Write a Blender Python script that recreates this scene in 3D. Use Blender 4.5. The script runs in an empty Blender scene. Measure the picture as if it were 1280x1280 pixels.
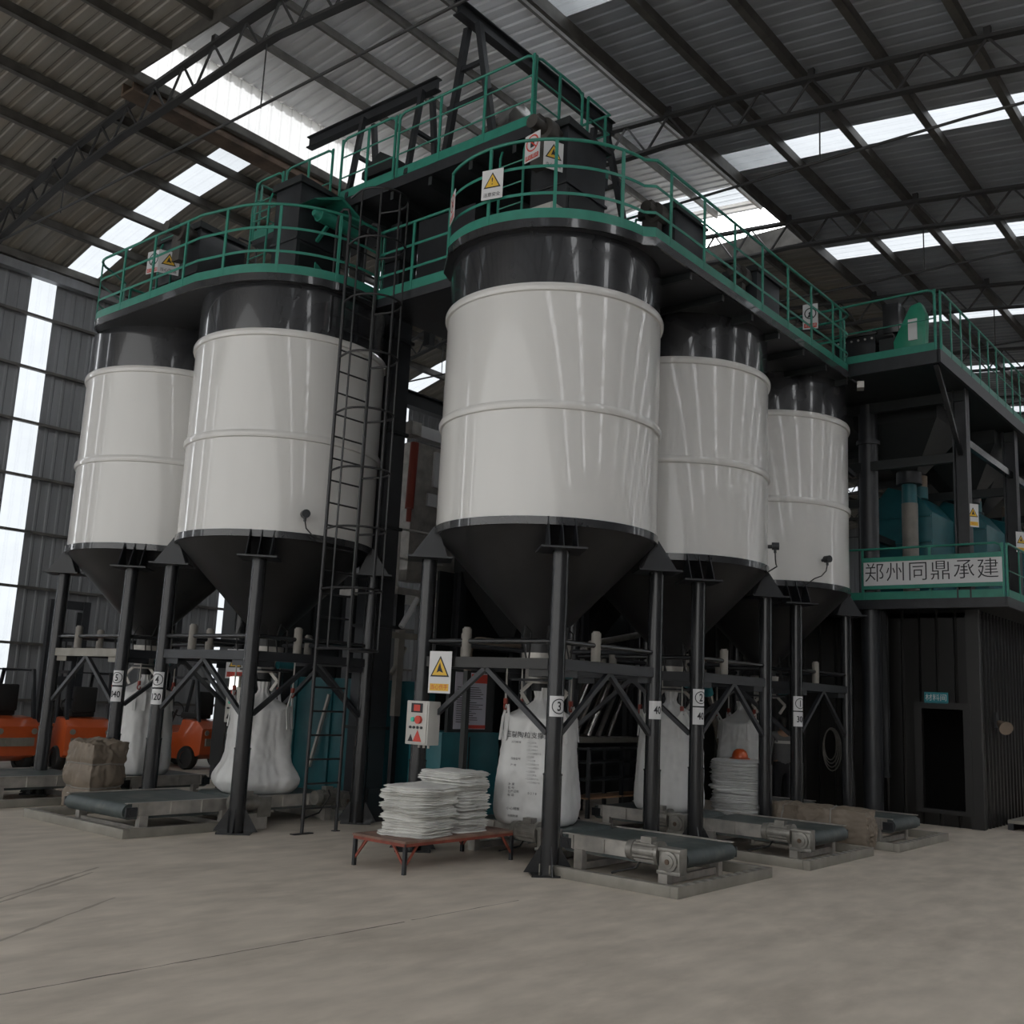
import bpy, bmesh, math, random
from mathutils import Vector, Matrix, noise
random.seed(7)
PI = math.pi
SC = bpy.context.scene
COL = SC.collection
def V(*a): return Vector(a)
Z = V(0, 0, 1)

# ------------------------------------------------------------------ materials
def mat(name, col, rough=.5, metal=0., var=0., vscale=3., bump=0., bscale=40., coat=0., spec=.5, stretch=None, dark=None, dscale=1.5, damt=0.):
    m = bpy.data.materials.new(name); m.use_nodes = True
    nt = m.node_tree; b = nt.nodes['Principled BSDF']
    b.inputs['Base Color'].default_value = (*col, 1); b.inputs['Roughness'].default_value = rough
    b.inputs['Metallic'].default_value = metal; b.inputs['Coat Weight'].default_value = coat
    b.inputs['Coat Roughness'].default_value = .045
    b.inputs['Specular IOR Level'].default_value = spec
    tc = nt.nodes.new('ShaderNodeTexCoord'); mp = nt.nodes.new('ShaderNodeMapping')
    nt.links.new(tc.outputs['Object'], mp.inputs['Vector'])
    if stretch: mp.inputs['Scale'].default_value = stretch
    if var:
        n = nt.nodes.new('ShaderNodeTexNoise'); n.inputs['Scale'].default_value = vscale; n.inputs['Detail'].default_value = 6
        nt.links.new(mp.outputs[0], n.inputs['Vector'])
        r = nt.nodes.new('ShaderNodeMapRange'); r.inputs[1].default_value = .3; r.inputs[2].default_value = .7
        r.inputs[3].default_value = 1 - var; r.inputs[4].default_value = 1 + var
        nt.links.new(n.outputs['Fac'], r.inputs[0])
        mx = nt.nodes.new('ShaderNodeMix'); mx.data_type = 'RGBA'; mx.blend_type = 'MULTIPLY'; mx.inputs[0].default_value = 1
        mx.inputs[6].default_value = (*col, 1); nt.links.new(r.outputs[0], mx.inputs[7])
        last = mx.outputs[2]
        if dark:
            n2 = nt.nodes.new('ShaderNodeTexNoise'); n2.inputs['Scale'].default_value = dscale; n2.inputs['Detail'].default_value = 8; n2.inputs['Roughness'].default_value = .65
            nt.links.new(mp.outputs[0], n2.inputs['Vector'])
            r2 = nt.nodes.new('ShaderNodeMapRange'); r2.inputs[1].default_value = .5; r2.inputs[2].default_value = .72
            r2.inputs[3].default_value = 0; r2.inputs[4].default_value = damt; nt.links.new(n2.outputs['Fac'], r2.inputs[0])
            m2 = nt.nodes.new('ShaderNodeMix'); m2.data_type = 'RGBA'; nt.links.new(r2.outputs[0], m2.inputs[0])
            nt.links.new(last, m2.inputs[6]); m2.inputs[7].default_value = (*dark, 1); last = m2.outputs[2]
        nt.links.new(last, b.inputs['Base Color'])
    if bump:
        n = nt.nodes.new('ShaderNodeTexNoise'); n.inputs['Scale'].default_value = bscale; n.inputs['Detail'].default_value = 5
        nt.links.new(mp.outputs[0], n.inputs['Vector'])
        bp = nt.nodes.new('ShaderNodeBump'); bp.inputs['Strength'].default_value = bump; bp.inputs['Distance'].default_value = .02
        nt.links.new(n.outputs['Fac'], bp.inputs['Height']); nt.links.new(bp.outputs[0], b.inputs['Normal'])
    return m

def sheet_mat(name, transp, transl):
    m = bpy.data.materials.new(name); m.use_nodes = True; nt = m.node_tree
    out = nt.nodes['Material Output']; nt.nodes.remove(nt.nodes['Principled BSDF'])
    a = nt.nodes.new('ShaderNodeBsdfTransparent'); a.inputs[0].default_value = (*transp, 1)
    t = nt.nodes.new('ShaderNodeBsdfTranslucent'); t.inputs[0].default_value = (*transl, 1)
    n = nt.nodes.new('ShaderNodeTexNoise'); n.inputs['Scale'].default_value = 1.5; n.inputs['Detail'].default_value = 5
    tc = nt.nodes.new('ShaderNodeTexCoord'); nt.links.new(tc.outputs['Object'], n.inputs['Vector'])
    r = nt.nodes.new('ShaderNodeMapRange'); r.inputs[3].default_value = .25; r.inputs[4].default_value = .5
    nt.links.new(n.outputs['Fac'], r.inputs[0])
    x = nt.nodes.new('ShaderNodeMixShader'); nt.links.new(r.outputs[0], x.inputs[0])
    nt.links.new(a.outputs[0], x.inputs[1]); nt.links.new(t.outputs[0], x.inputs[2]); nt.links.new(x.outputs[0], out.inputs[0])
    return m

M = dict(
    white=mat('silo_white_paint', (.63, .622, .607), .34, var=.035, vscale=1.2, bump=.05, bscale=2.5, coat=.65, stretch=(1, 1, .25)),
    black=mat('gloss_black_paint', (.020, .021, .024), .26, var=.2, vscale=2, bump=.1, bscale=3, coat=.6),
    cone=mat('satin_black_paint', (.018, .018, .019), .42, var=.25, vscale=2.5, bump=.08, bscale=4),
    leg=mat('charcoal_pipe_paint', (.019, .020, .022), .22, var=.15, vscale=5),
    steel=mat('dark_structural_steel', (.022, .024, .028), .4, var=.2, vscale=4),
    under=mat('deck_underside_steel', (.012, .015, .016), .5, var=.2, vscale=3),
    green=mat('green_rail_paint', (.028, .205, .150), .38, var=.1, vscale=6),
    dgreen=mat('green_guard_paint', (.02, .22, .135), .35, var=.1, vscale=6),
    teal=mat('teal_machine_paint', (.010, .105, .125), .42, var=.15, vscale=3),
    floor=mat('worn_concrete', (.575, .512, .436), .6, var=.14, vscale=3.2, bump=.10, bscale=9, dark=(.38, .333, .278), dscale=1.1, damt=.75, stretch=(.5, 1.1, 1)),
    roof=mat('galvanised_roof_sheet', (.295, .318, .350), .55, .1, var=.15, vscale=1.2, stretch=(3, .25, 1), dark=(.24, .235, .23), dscale=.8, damt=.5),
    oldroof=mat('weathered_roof_sheet', (.225, .21, .185), .55, .1, var=.25, vscale=1.2, stretch=(3, .25, 1), dark=(.30, .24, .17), dscale=.7, damt=.5),
    mroof=mat('bright_galvanised_sheet', (.66, .67, .69), .45, .15, var=.15, vscale=1.5, stretch=(3, .25, 1)),  # paler than the other roof sheets, painting in daylight under the raised roof
    wall=mat('grey_wall_sheet', (.20, .205, .215), .5, .3, var=.2, vscale=1, stretch=(3, 3, .15)),
    purlin=mat('purlin_steel', (.095, .09, .082), .55, .3, var=.3, vscale=3),
    rust=mat('rusty_gutter', (.10, .07, .05), .7, .2, var=.5, vscale=2),
    truss=mat('truss_paint', (.035, .035, .036), .55),
    sky=sheet_mat('translucent_roof_strip', (.088, .092, .096), (.195, .205, .212)),
    sideglass=sheet_mat('translucent_monitor_side', (.11, .11, .11), (.33, .33, .32)),
    clear=sheet_mat('clear_strip', (.92, .93, .94), (.5, .52, .53)),
    haze=sheet_mat('milky_strip', (.75, .75, .75), (.5, .5, .5)),
    gate=sheet_mat('milky_gable_sheet', (.23, .228, .222), (.22, .22, .215)),
    galv=mat('zinc_steel', (.42, .40, .37), .4, .45, var=.25, vscale=5),
    pit=mat('painted_channel', (.25, .235, .205), .55, .2, var=.2, vscale=3),
    alu=mat('cast_aluminium', (.25, .24, .22), .42, .55, var=.2, vscale=9),
    inox=mat('stainless', (.55, .53, .50), .25, .95, var=.1, vscale=3),
    belt=mat('conveyor_rubber', (.062, .078, .078), .5, var=.2, vscale=6, dark=(.22, .21, .185), dscale=2, damt=.6),
    bag=mat('woven_white_bag', (.62, .62, .615), .6, var=.06, vscale=4, bump=.35, bscale=5),
    cloth=mat('folded_bag_fabric', (.66, .655, .63), .65, var=.08, vscale=7, bump=.5, bscale=9),
    bale=mat('beige_bale_wrap', (.185, .15, .115), .6, var=.12, vscale=3, bump=.6, bscale=5),
    redwood=mat('rusty_table', (.22, .135, .105), .65, var=.35, vscale=4),
    redleg=mat('red_brace_paint', (.22, .05, .03), .6, var=.3, vscale=8),
    black2=mat('black_rubber', (.012, .012, .012), .6),
    room=mat('dark_room_sheet', (.013, .0125, .012), .28, .2, var=.1, vscale=1.5),
    roomtrim=mat('dark_room_trim', (.016, .0155, .015), .45),
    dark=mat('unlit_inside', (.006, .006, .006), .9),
    board=mat('sign_white', (.62, .62, .63), .45),
    paper=mat('notice_paper', (.55, .54, .62), .6),
    ink=mat('ink_black', (.02, .02, .025), .6),
    yellow=mat('sign_yellow', (.70, .43, .04), .45),
    red=mat('sign_red', (.55, .05, .03), .45),
    orange=mat('truck_orange', (.50, .085, .018), .35, coat=.3, var=.1, vscale=2),
    redmetal=mat('red_oxide', (.25, .035, .02), .45),
    box=mat('control_box_grey', (.50, .49, .46), .45, var=.05),
    lamp=mat('green_button', (.05, .5, .35), .3),
    roomsign=mat('teal_sign', (.02, .20, .24), .4),
    fanpaint=mat('dusty_fan_paint', (.055, .05, .045), .5, var=.3, vscale=5),
    ladder=mat('ladder_black', (.020, .020, .022), .4),
    brown=mat('hopper_sleeve', (.22, .17, .13), .7, var=.2),
    pipe=mat('beige_pipe', (.21, .195, .175), .55, var=.2),
    wood=mat('rack_boards', (.30, .17, .09), .6, var=.25),
    skin=mat('skin', (.35, .2, .13), .55), hair=mat('hair', (.01, .009, .008), .6),
    jacket=mat('grey_jacket', (.12, .12, .12), .75, var=.1, vscale=8), trousers=mat('black_trousers', (.012, .012, .015), .8),
)

# ------------------------------------------------------------------ mesh builder
def wloc(o):
    p = V(0, 0, 0)
    while o is not None: p += o.location; o = o.parent
    return p

class MB:
    def __init__(s): s.v = []; s.f = []
    def add(s, vs, fs):
        n = len(s.v); s.v += [Vector(v) for v in vs]; s.f += [tuple(i + n for i in f) for f in fs]; return s
    def box(s, c, d, rz=0., rx=0., ry=0.):
        R = Matrix.Rotation(rz, 3, 'Z') @ Matrix.Rotation(ry, 3, 'Y') @ Matrix.Rotation(rx, 3, 'X')
        c = Vector(c); vs = [c + R @ V(d[0] * x / 2, d[1] * y / 2, d[2] * z / 2) for z in (-1, 1) for x, y in ((-1, -1), (1, -1), (1, 1), (-1, 1))]
        return s.add(vs, [(3, 2, 1, 0), (4, 5, 6, 7), (0, 1, 5, 4), (1, 2, 6, 5), (2, 3, 7, 6), (3, 0, 4, 7)])
    def box2(s, a, b):
        a = Vector(a); b = Vector(b); return s.box((a + b) / 2, [abs(q) for q in (b - a)])
    def bar(s, p, q, w, h, up=Z):
        p = Vector(p); q = Vector(q); t = (q - p).normalized()
        if abs(t.dot(up)) > .98: up = V(1, 0, 0)
        a = t.cross(up).normalized(); b = a.cross(t).normalized()
        vs = [r + a * (w / 2 * i) + b * (h / 2 * j) for r in (p, q) for i, j in ((-1, -1), (1, -1), (1, 1), (-1, 1))]
        return s.add(vs, [(0, 1, 2, 3), (7, 6, 5, 4), (4, 5, 1, 0), (5, 6, 2, 1), (6, 7, 3, 2), (7, 4, 0, 3)])
    def ibeam(s, p, q, w, h, t=.02, up=Z):
        p = Vector(p); q = Vector(q); d = (q - p).normalized(); a = d.cross(up).normalized(); b = a.cross(d).normalized()
        s.bar(p, q, t, h, up)
        for k in (-1, 1): s.bar(p + b * (k * (h / 2 - t / 2)), q + b * (k * (h / 2 - t / 2)), w, t, up)
        return s
    def tube(s, p, q, r, n=12, r2=None, cap=True):
        p = Vector(p); q = Vector(q); r2 = r if r2 is None else r2; t = (q - p).normalized()
        a = t.orthogonal().normalized(); b = t.cross(a)
        vs = []
        for c, R in ((p, r), (q, r2)): vs += [c + (a * math.cos(2 * PI * i / n) + b * math.sin(2 * PI * i / n)) * R for i in range(n)]
        fs = [(i, (i + 1) % n, n + (i + 1) % n, n + i) for i in range(n)]
        if cap: fs += [tuple(range(n - 1, -1, -1)), tuple(range(n, 2 * n))]
        return s.add(vs, fs)
    def path(s, pts, r, n=8, closed=False):
        pts = [Vector(p) for p in pts]; m = len(pts); vs = []; prev = None
        for i, p in enumerate(pts):
            if closed: t = pts[(i + 1) % m] - pts[i - 1]
            else: t = pts[min(i + 1, m - 1)] - pts[max(i - 1, 0)]
            t.normalize()
            a = t.orthogonal().normalized() if prev is None else (prev - t * prev.dot(t)).normalized()
            prev = a; b = t.cross(a)
            vs += [p + (a * math.cos(2 * PI * k / n) + b * math.sin(2 * PI * k / n)) * r for k in range(n)]
        fs = []
        for i in range(m if closed else m - 1):
            j = (i + 1) % m
            fs += [(i * n + k, i * n + (k + 1) % n, j * n + (k + 1) % n, j * n + k) for k in range(n)]
        if not closed: fs += [tuple(range(n - 1, -1, -1)), tuple(range((m - 1) * n, m * n))]
        return s.add(vs, fs)
    def flat(s, pts, w, h, closed=False):           # bar of upright rectangular section along a level path (w across, h upright)
        pts = [Vector(p) for p in pts]; m = len(pts); vs = []
        for i, p in enumerate(pts):
            if closed: t = pts[(i + 1) % m] - pts[i - 1]
            else: t = pts[min(i + 1, m - 1)] - pts[max(i - 1, 0)]
            a = V(t.y, -t.x, 0).normalized()
            vs += [p + a * (w / 2 * i2) + Z * (h / 2 * j) for i2, j in ((-1, -1), (1, -1), (1, 1), (-1, 1))]
        fs = []
        for i in range(m if closed else m - 1):
            j = (i + 1) % m
            fs += [(i * 4 + k, i * 4 + (k + 1) % 4, j * 4 + (k + 1) % 4, j * 4 + k) for k in range(4)]
        if not closed: fs += [(3, 2, 1, 0), tuple((m - 1) * 4 + k for k in range(4))]
        return s.add(vs, fs)
    def lathe(s, prof, n=48, c=(0, 0, 0), closed=False):
        c = Vector(c); m = len(prof)
        vs = [c + V(r * math.cos(2 * PI * i / n), r * math.sin(2 * PI * i / n), z) for r, z in prof for i in range(n)]
        fs = []
        for j in range(m if closed else m - 1):
            k = (j + 1) % m
            fs += [(j * n + i, j * n + (i + 1) % n, k * n + (i + 1) % n, k * n + i) for i in range(n)]
        return s.add(vs, fs)
    def disc(s, c, nrm, r, n=24, r0=0.):
        c = Vector(c); nrm = Vector(nrm).normalized(); a = nrm.orthogonal().normalized(); b = nrm.cross(a)
        vs = [c + (a * math.cos(2 * PI * i / n) + b * math.sin(2 * PI * i / n)) * r for i in range(n)]
        if r0:
            vs += [c + (a * math.cos(2 * PI * i / n) + b * math.sin(2 * PI * i / n)) * r0 for i in range(n)]
            return s.add(vs, [(i, (i + 1) % n, n + (i + 1) % n, n + i) for i in range(n)])
        return s.add(vs, [tuple(range(n))])
    def extr(s, poly, o, U, W, D):                  # polygon in the plane (U, W) from o, extruded by the vector D
        o = Vector(o); U = Vector(U); W = Vector(W); D = Vector(D); n = len(poly)
        vs = [o + U * x + W * y for x, y in poly]; vs += [v + D for v in vs]
        return s.add(vs, [tuple(range(n - 1, -1, -1)), tuple(range(n, 2 * n))] + [(i, (i + 1) % n, n + (i + 1) % n, n + i) for i in range(n)])
    def sheet(s, o, U, length, path, N, pitch=.3, h=.035, flatp=.62):   # ribbed sheet: ribs follow path, repeat along U
        o = Vector(o); U = Vector(U).normalized(); N = Vector(N); xs = []; k = 0
        while k * pitch < length - 1e-6:
            for fx, fz in ((0, 0), (flatp, 0), (flatp + .1, 1), (.9, 1)):
                x = (k + fx) * pitch
                if x < length: xs.append((x, fz * h))
            k += 1
        xs.append((length, 0)); m = len(xs); vs = []
        for p in path: vs += [o + Vector(p) + U * x + N * z for x, z in xs]
        fs = [(j * m + i, j * m + i + 1, (j + 1) * m + i + 1, (j + 1) * m + i) for j in range(len(path) - 1) for i in range(m - 1)]
        return s.add(vs, fs)
    def text(s, body, size, o, U, W, align='CENTER', curve=None, squeeze=1.):
        vs, fs = text_geo(body, size, align)
        if curve:                                   # (centre, radius, azimuth of the text centre): wrapped round an upright pipe
            c, r, az = curve; c = Vector(c)
            out = [c + V(r * math.cos(az + x * squeeze / r), r * math.sin(az + x * squeeze / r), y) for x, y in vs]
        else:
            o = Vector(o); U = Vector(U); W = Vector(W); out = [o + U * (x * squeeze) + W * y for x, y in vs]
        return s.add(out, fs)
    def build(s, name, m, parent=None, sharp=35, bevel=0.):
        me = bpy.data.meshes.new(name); off = wloc(parent) if parent else V(0, 0, 0)
        me.from_pydata([v - off for v in s.v], [], s.f); me.update()
        if bevel:
            bm = bmesh.new(); bm.from_mesh(me)
            bmesh.ops.bevel(bm, geom=[e for e in bm.edges if len(e.link_faces) == 2 and e.calc_face_angle(0) > .6], offset=bevel, segments=2, affect='EDGES', profile=.6)
            bm.to_mesh(me); bm.free()
        if sharp:
            me.polygons.foreach_set('use_smooth', [True] * len(me.polygons)); me.set_sharp_from_angle(angle=math.radians(sharp))
        me.materials.append(M[m] if isinstance(m, str) else m)
        o = bpy.data.objects.new(name, me); COL.objects.link(o)
        if parent: o.parent = parent
        return o

_tc = {}
def text_geo(body, size, align='CENTER'):
    k = (body, size, align)
    thin = -.0025 if body in '郑州同鼎承建' else 0.
    if k not in _tc:
        cu = bpy.data.curves.new('lettering', 'FONT'); cu.body = body; cu.size = size; cu.align_x = align; cu.align_y = 'CENTER'; cu.resolution_u = 3; cu.offset = thin if body in '郑州同鼎承建' else (.003 if body[0].isdigit() and size > .1 else 0.) if True else 0.
        o = bpy.data.objects.new('lettering', cu); COL.objects.link(o)
        bpy.context.view_layer.update(); dg = bpy.context.evaluated_depsgraph_get()
        me = bpy.data.meshes.new_from_object(o.evaluated_get(dg))
        _tc[k] = ([(v.co.x, v.co.y) for v in me.vertices], [tuple(p.vertices) for p in me.polygons])
        bpy.data.objects.remove(o); bpy.data.curves.remove(cu); bpy.data.meshes.remove(me)
    return _tc[k]

def tag(o, label=None, cat=None, group=None, kind=None):
    if label: o['label'] = label
    if cat: o['category'] = cat
    if group: o['group'] = group
    if kind: o['kind'] = kind
    return o
def empty(name, loc, label, cat, group=None):
    o = bpy.data.objects.new(name, None); o.empty_display_size = .1; COL.objects.link(o); o.location = loc
    return tag(o, label, cat, group)
def struct(name, mb, m, **k): return tag(mb.build(name, m, **k), kind='structure')
def dup(o, loc=None, rz=None, label=None, parent=None):
    c = o.copy(); COL.objects.link(c)
    if parent: c.parent = parent
    if loc is not None: c.location = loc
    if rz is not None: c.rotation_euler = (0, 0, rz)
    if label: c['label'] = label
    for ch in list(o.children): dup(ch, parent=c)
    return c
def ordinal(n): return ['first', 'second', 'third', 'fourth', 'fifth', 'sixth', 'seventh', 'eighth', 'ninth', 'tenth', 'eleventh', 'twelfth', 'thirteenth', 'fourteenth', 'fifteenth', 'sixteenth'][n]
def arc(c, r, a0, a1, n, z): return [V(c[0] + r * math.cos(a0 + (a1 - a0) * i / n), c[1] + r * math.sin(a0 + (a1 - a0) * i / n), z) for i in range(n + 1)]
rad = math.radians

# ------------------------------------------------------------------ building shell
X0, X1 = -22., 54.
GY0, GY1 = -23.9, 18.9                                  # unseen milky gable behind the camera, added as a soft light source
CLW = 1.1                                            # width of the unseen milky roof panels added to light the floor
YB = 19.                                             # back wall
PROF3 = [(-24, 10.2), (-16, 11.9), (-12, 12.65), (-8, 13.3), (-4.4, 13.85), (-.8, 14.32), (2.05, 14.6)]
PROF1 = [(10.7, 14.75), (13.75, 14.4), (16.7, 13.8), (19.15, 13.1)]
def zprof(y):
    P = PROF3 + [(6.4, 15.0)] + PROF1
    for (a, za), (b, zb) in zip(P, P[1:]):
        if a <= y <= b: return za + (zb - za) * (y - a) / (b - a)
    return P[0][1] if y < P[0][0] else P[-1][1]
f = MB(); f.box2((X0 - 14, -40, -.2), (X1, YB + .3, 0)); struct('floor', f, 'floor', sharp=0)
TR = [-14.8, -7.8, -.8, 6.17, 12.17, 18.17, 24.17, 30.17, 36.17, 42.17, 48.17]
strips = [(t + 2.5, t + 3.4) for t in TR[:-1]]
def roof_pieces(prof, nm, lo, hi, m='roof'):
    edges = [lo]
    for a, b in strips:
        if a > lo and b < hi: edges += [a, b]
    edges.append(hi); path = [V(0, y, z) for y, z in prof]; n = 0
    for i in range(len(edges) - 1):
        a, b = edges[i], edges[i + 1]
        mb = MB(); mb.sheet((a, 0, 0), (1, 0, 0), b - a, path, V(0, 0, 1), .3, .02)
        if i % 2: struct(f'window_{nm}{i}', mb, 'sky', sharp=0)
        else: struct('ceiling', mb, m, sharp=0)
FRONT = [q for q in PROF3 if q[1] <= 13.3]; BACK = [q for q in PROF3 if q[1] >= 13.3]
roof_pieces(BACK, 1, X0, X1)
pathf = [V(0, y, z) for y, z in FRONT]
for i, tx in enumerate(TR):
    for a, b, mm in ((tx, tx + CLW, 'haze'), (tx + CLW, TR[i + 1] if i + 1 < len(TR) else X1, 'roof')):
        mb = MB(); mb.sheet((a, 0, 0), (1, 0, 0), b - a, pathf, V(0, 0, 1), .3, .02); struct('window_roof' if mm == 'haze' else 'ceiling', mb, mm, sharp=0)
mb = MB(); mb.sheet((X0, 0, 0), (1, 0, 0), TR[0] - X0, pathf, V(0, 0, 1), .3, .02); struct('ceiling', mb, 'roof', sharp=0)
roof_pieces(PROF1, 3, X0, X1, 'oldroof')
MX0, MX1 = -1.2, 14.0
for a, b in ((X0, MX0), (MX1, X1)):
    mb = MB(); mb.sheet((a, 0, 0), (1, 0, 0), b - a, [V(0, 2.05, 14.6), V(0, 6.4, 15.0), V(0, 10.7, 14.75)], Z, .3, .02); struct('ceiling', mb, 'oldroof', sharp=0)
for a, b, m in ((MX0 - .3, 12.7, 'mroof'), (12.7, 13.7, 'sky'), (13.7, MX1 + .3, 'mroof')):
    mb = MB(); mb.sheet((a, 0, 0), (1, 0, 0), b - a, [V(0, 1.75, 15.95), V(0, 6.4, 16.35), V(0, 11.0, 15.95)], Z, .3, .04)
    struct('window_monitor' if m == 'sky' else 'ceiling', mb, m, sharp=0)
for i, y in enumerate((2.05, 10.7)):                  # glazed sides of the raised roof
    mb = MB(); mb.sheet((MX0, y, 0), (1, 0, 0), MX1 - MX0, [V(0, 0, 14.72), V(0, 0, 15.98)], V(0, 1, 0), .3, .03); struct(f'window_monitor_side', mb, 'sideglass' if i else 'clear', sharp=0)
mb = MB(); mb.box2((MX0 - .02, 2.05, 14.6), (MX0 + .02, 10.7, 16.2)); mb.box2((MX1 - .02, 2.05, 14.6), (MX1 + .02, 10.7, 15.2)); struct('wall_monitor_end', mb, 'purlin')
mb = MB(); mb.extr([(0, 0), (.5, 0), (.5, .35), (.44, .35), (.44, .06), (.06, .06), (.06, .35), (0, .35)], (MX0 + .1, 10.75, 14.38), (0, 1, 0), (0, 0, 1), (MX1 + 2 - MX0, 0, 0)); struct('trim_gutter', mb, 'rust')
ys = [2.05 - 1.55 * k for k in range(16)] + [10.6 + 1.6 * k for k in range(6)]
for y in ys:
    z = zprof(y) - .1; big = abs(y - 2.05) < .1
    mb = MB(); mb.box2((X0, y - .04, z - (.12 if not big else .2)), (X1, y + .04, z + .08)); mb.box2((X0, y - .04, z - .13), (X1, y + .1, z - .105)); struct('roof_purlin', mb, 'purlin')
for y in (3.6, 5.0, 6.4, 7.8, 9.2):
    z = 16.35 - abs(y - 6.4) * .086 - .1
    mb = MB(); mb.box2((MX0, y - .035, z - .1), (MX1, y + .035, z + .08)); struct('roof_purlin', mb, 'purlin')
    for a, b in ((X0, MX0), (MX1, X1)):
        zz = zprof(y) - .1; mb = MB(); mb.box2((a, y - .04, zz - .12), (b, y + .04, zz + .08)); struct('roof_purlin', mb, 'purlin')
for x in TR:
    mb = MB(); Y = [-23.5 + 1.06 * k for k in range(41)]; Y = [y for y in Y if y < 18.9]
    tp = [V(x, y, zprof(y) - .27) for y in Y]; bt = [V(x, y, zprof(y) - .95 - (.08 if 2 < y < 10.7 else 0)) for y in Y]
    for a, b in zip(tp, tp[1:]): mb.bar(a, b, .15, .07)
    for a, b in zip(bt, bt[1:]): mb.bar(a, b, .16, .06)
    for k in range(len(Y) - 1):
        m1 = (bt[k] + bt[k + 1]) / 2; mb.bar(tp[k], m1, .04, .04); mb.bar(m1, tp[k + 1], .04, .04)
        if k % 3 == 0: mb.bar(tp[k], tp[k] + V(0, 0, .2), .12, .08)
    struct('roof_truss', mb, 'truss')
    zt = 12.68 if x < 0 else 12.3
    mb = MB(); mb.tube((x, -23, zt - .9), (x, -4, zt - .1), .028, 8); mb.tube((x, -4, zt - .1), (x, 18.8, zt), .028, 8)
    for y in (-12.5, -6.6, -1.4, 6.5, 14): mb.tube((x, y, zprof(y) - .9), (x, y, zt - .1), .014, 6)
    struct('tie_rod', mb, 'truss')
# walls: ribbed sheets with translucent upright strips
wst = [(.95 + 7 * k, 1.65 + 7 * k) for k in range(-3, 8)]
e = [X0] + [q for ab in wst for q in ab] + [X1]
for i in range(len(e) - 1):
    mb = MB(); mb.sheet((e[i], YB, 0), (1, 0, 0), e[i + 1] - e[i], [V(0, 0, 0), V(0, 0, 13.2)], V(0, -1, 0), .3, .016)
    struct(f'window_wall{i}' if i % 2 else 'wall_back', mb, ('sky' if e[i] > -3 else 'clear') if i % 2 else 'wall', sharp=0)
for k in range(9):
    mb = MB(); mb.box2((X0, YB - .2, 1.3 + 1.48 * k), (X1, YB - .08, 1.37 + 1.48 * k)); struct('wall_girt', mb, 'purlin')
mb = MB(); mb.box2((X0, YB - .35, 12.75), (X1, YB - .1, 13.0)); struct('trim_eave', mb, 'wall')
wst2 = [(-18 + 7 * k, -17.2 + 7 * k) for k in range(10)]
e = [X0] + [q for ab in wst2 for q in ab] + [X1]
for i in range(len(e) - 1):
    mb = MB(); mb.sheet((e[i], -24, 0), (1, 0, 0), e[i + 1] - e[i], [V(0, 0, 0), V(0, 0, 10.2)], V(0, 1, 0), .3, .035)
    struct(f'window_front{i}' if i % 2 else 'wall_front', mb, ('clear' if 22 < e[i] < 40 else 'wall') if i % 2 else 'wall', sharp=0)
for y0, y1, mm in ((-24, GY0, 'wall'), (GY1, YB, 'wall'), (GY0, GY1, 'gate')):
    mb = MB(); mb.sheet((X0, y1, 0), (0, -1, 0), y1 - y0, [V(0, 0, 0), V(0, 0, 15.2)], V(1, 0, 0), .3, .016); struct('window_gable' if mm == 'gate' else 'wall_gable', mb, mm, sharp=0)
mb = MB(); mb.sheet((X1, -24, 0), (0, 1, 0), 43, [V(0, 0, 0), V(0, 0, 16)], V(-1, 0, 0), .3, .035); struct('wall_far', mb, 'wall', sharp=0)
joint = mat('joint_dirt', (.17, .15, .125), .8)
def crack(pts, w0, w1, nm, m_, seed):
    rnd = random.Random(seed); mb = MB(); vs = []
    for i in range(len(pts) - 1):
        a, b = V(*pts[i], 0), V(*pts[i + 1], 0); n = max(2, int((b - a).length / .12)); d = (b - a).normalized(); q = V(-d.y, d.x, 0)
        for k in range(n + 1):
            p = a.lerp(b, k / n) + q * rnd.uniform(-.006, .006); w = rnd.uniform(w0, w1); vs += [p + q * w + Z * .0012, p - q * w + Z * .0012]
    mb.add(vs, [(2 * i, 2 * i + 1, 2 * i + 3, 2 * i + 2) for i in range(len(vs) // 2 - 1)]); struct(nm, mb, m_, sharp=0)
crack([(-14, -1.70), (-7.7, -1.76), (-4.2, -1.85)], .004, .014, 'floor_joint', joint, 1); crack([(-4.1, -1.84), (-2.6, -1.86)], .003, .009, 'floor_joint', joint, 2)
smear = mat('tyre_smear', (.36, .32, .27), .7)
for k, pts in enumerate(([(-7.4, .45), (-5.2, 1.9), (-4.9, 2.1)], [(-7.6, .2), (-5.1, 1.85)], [(-7.4, -.6), (-5.6, .55)])): crack(pts, .008, .03, 'floor_mark', smear, 5 + k)

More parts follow.
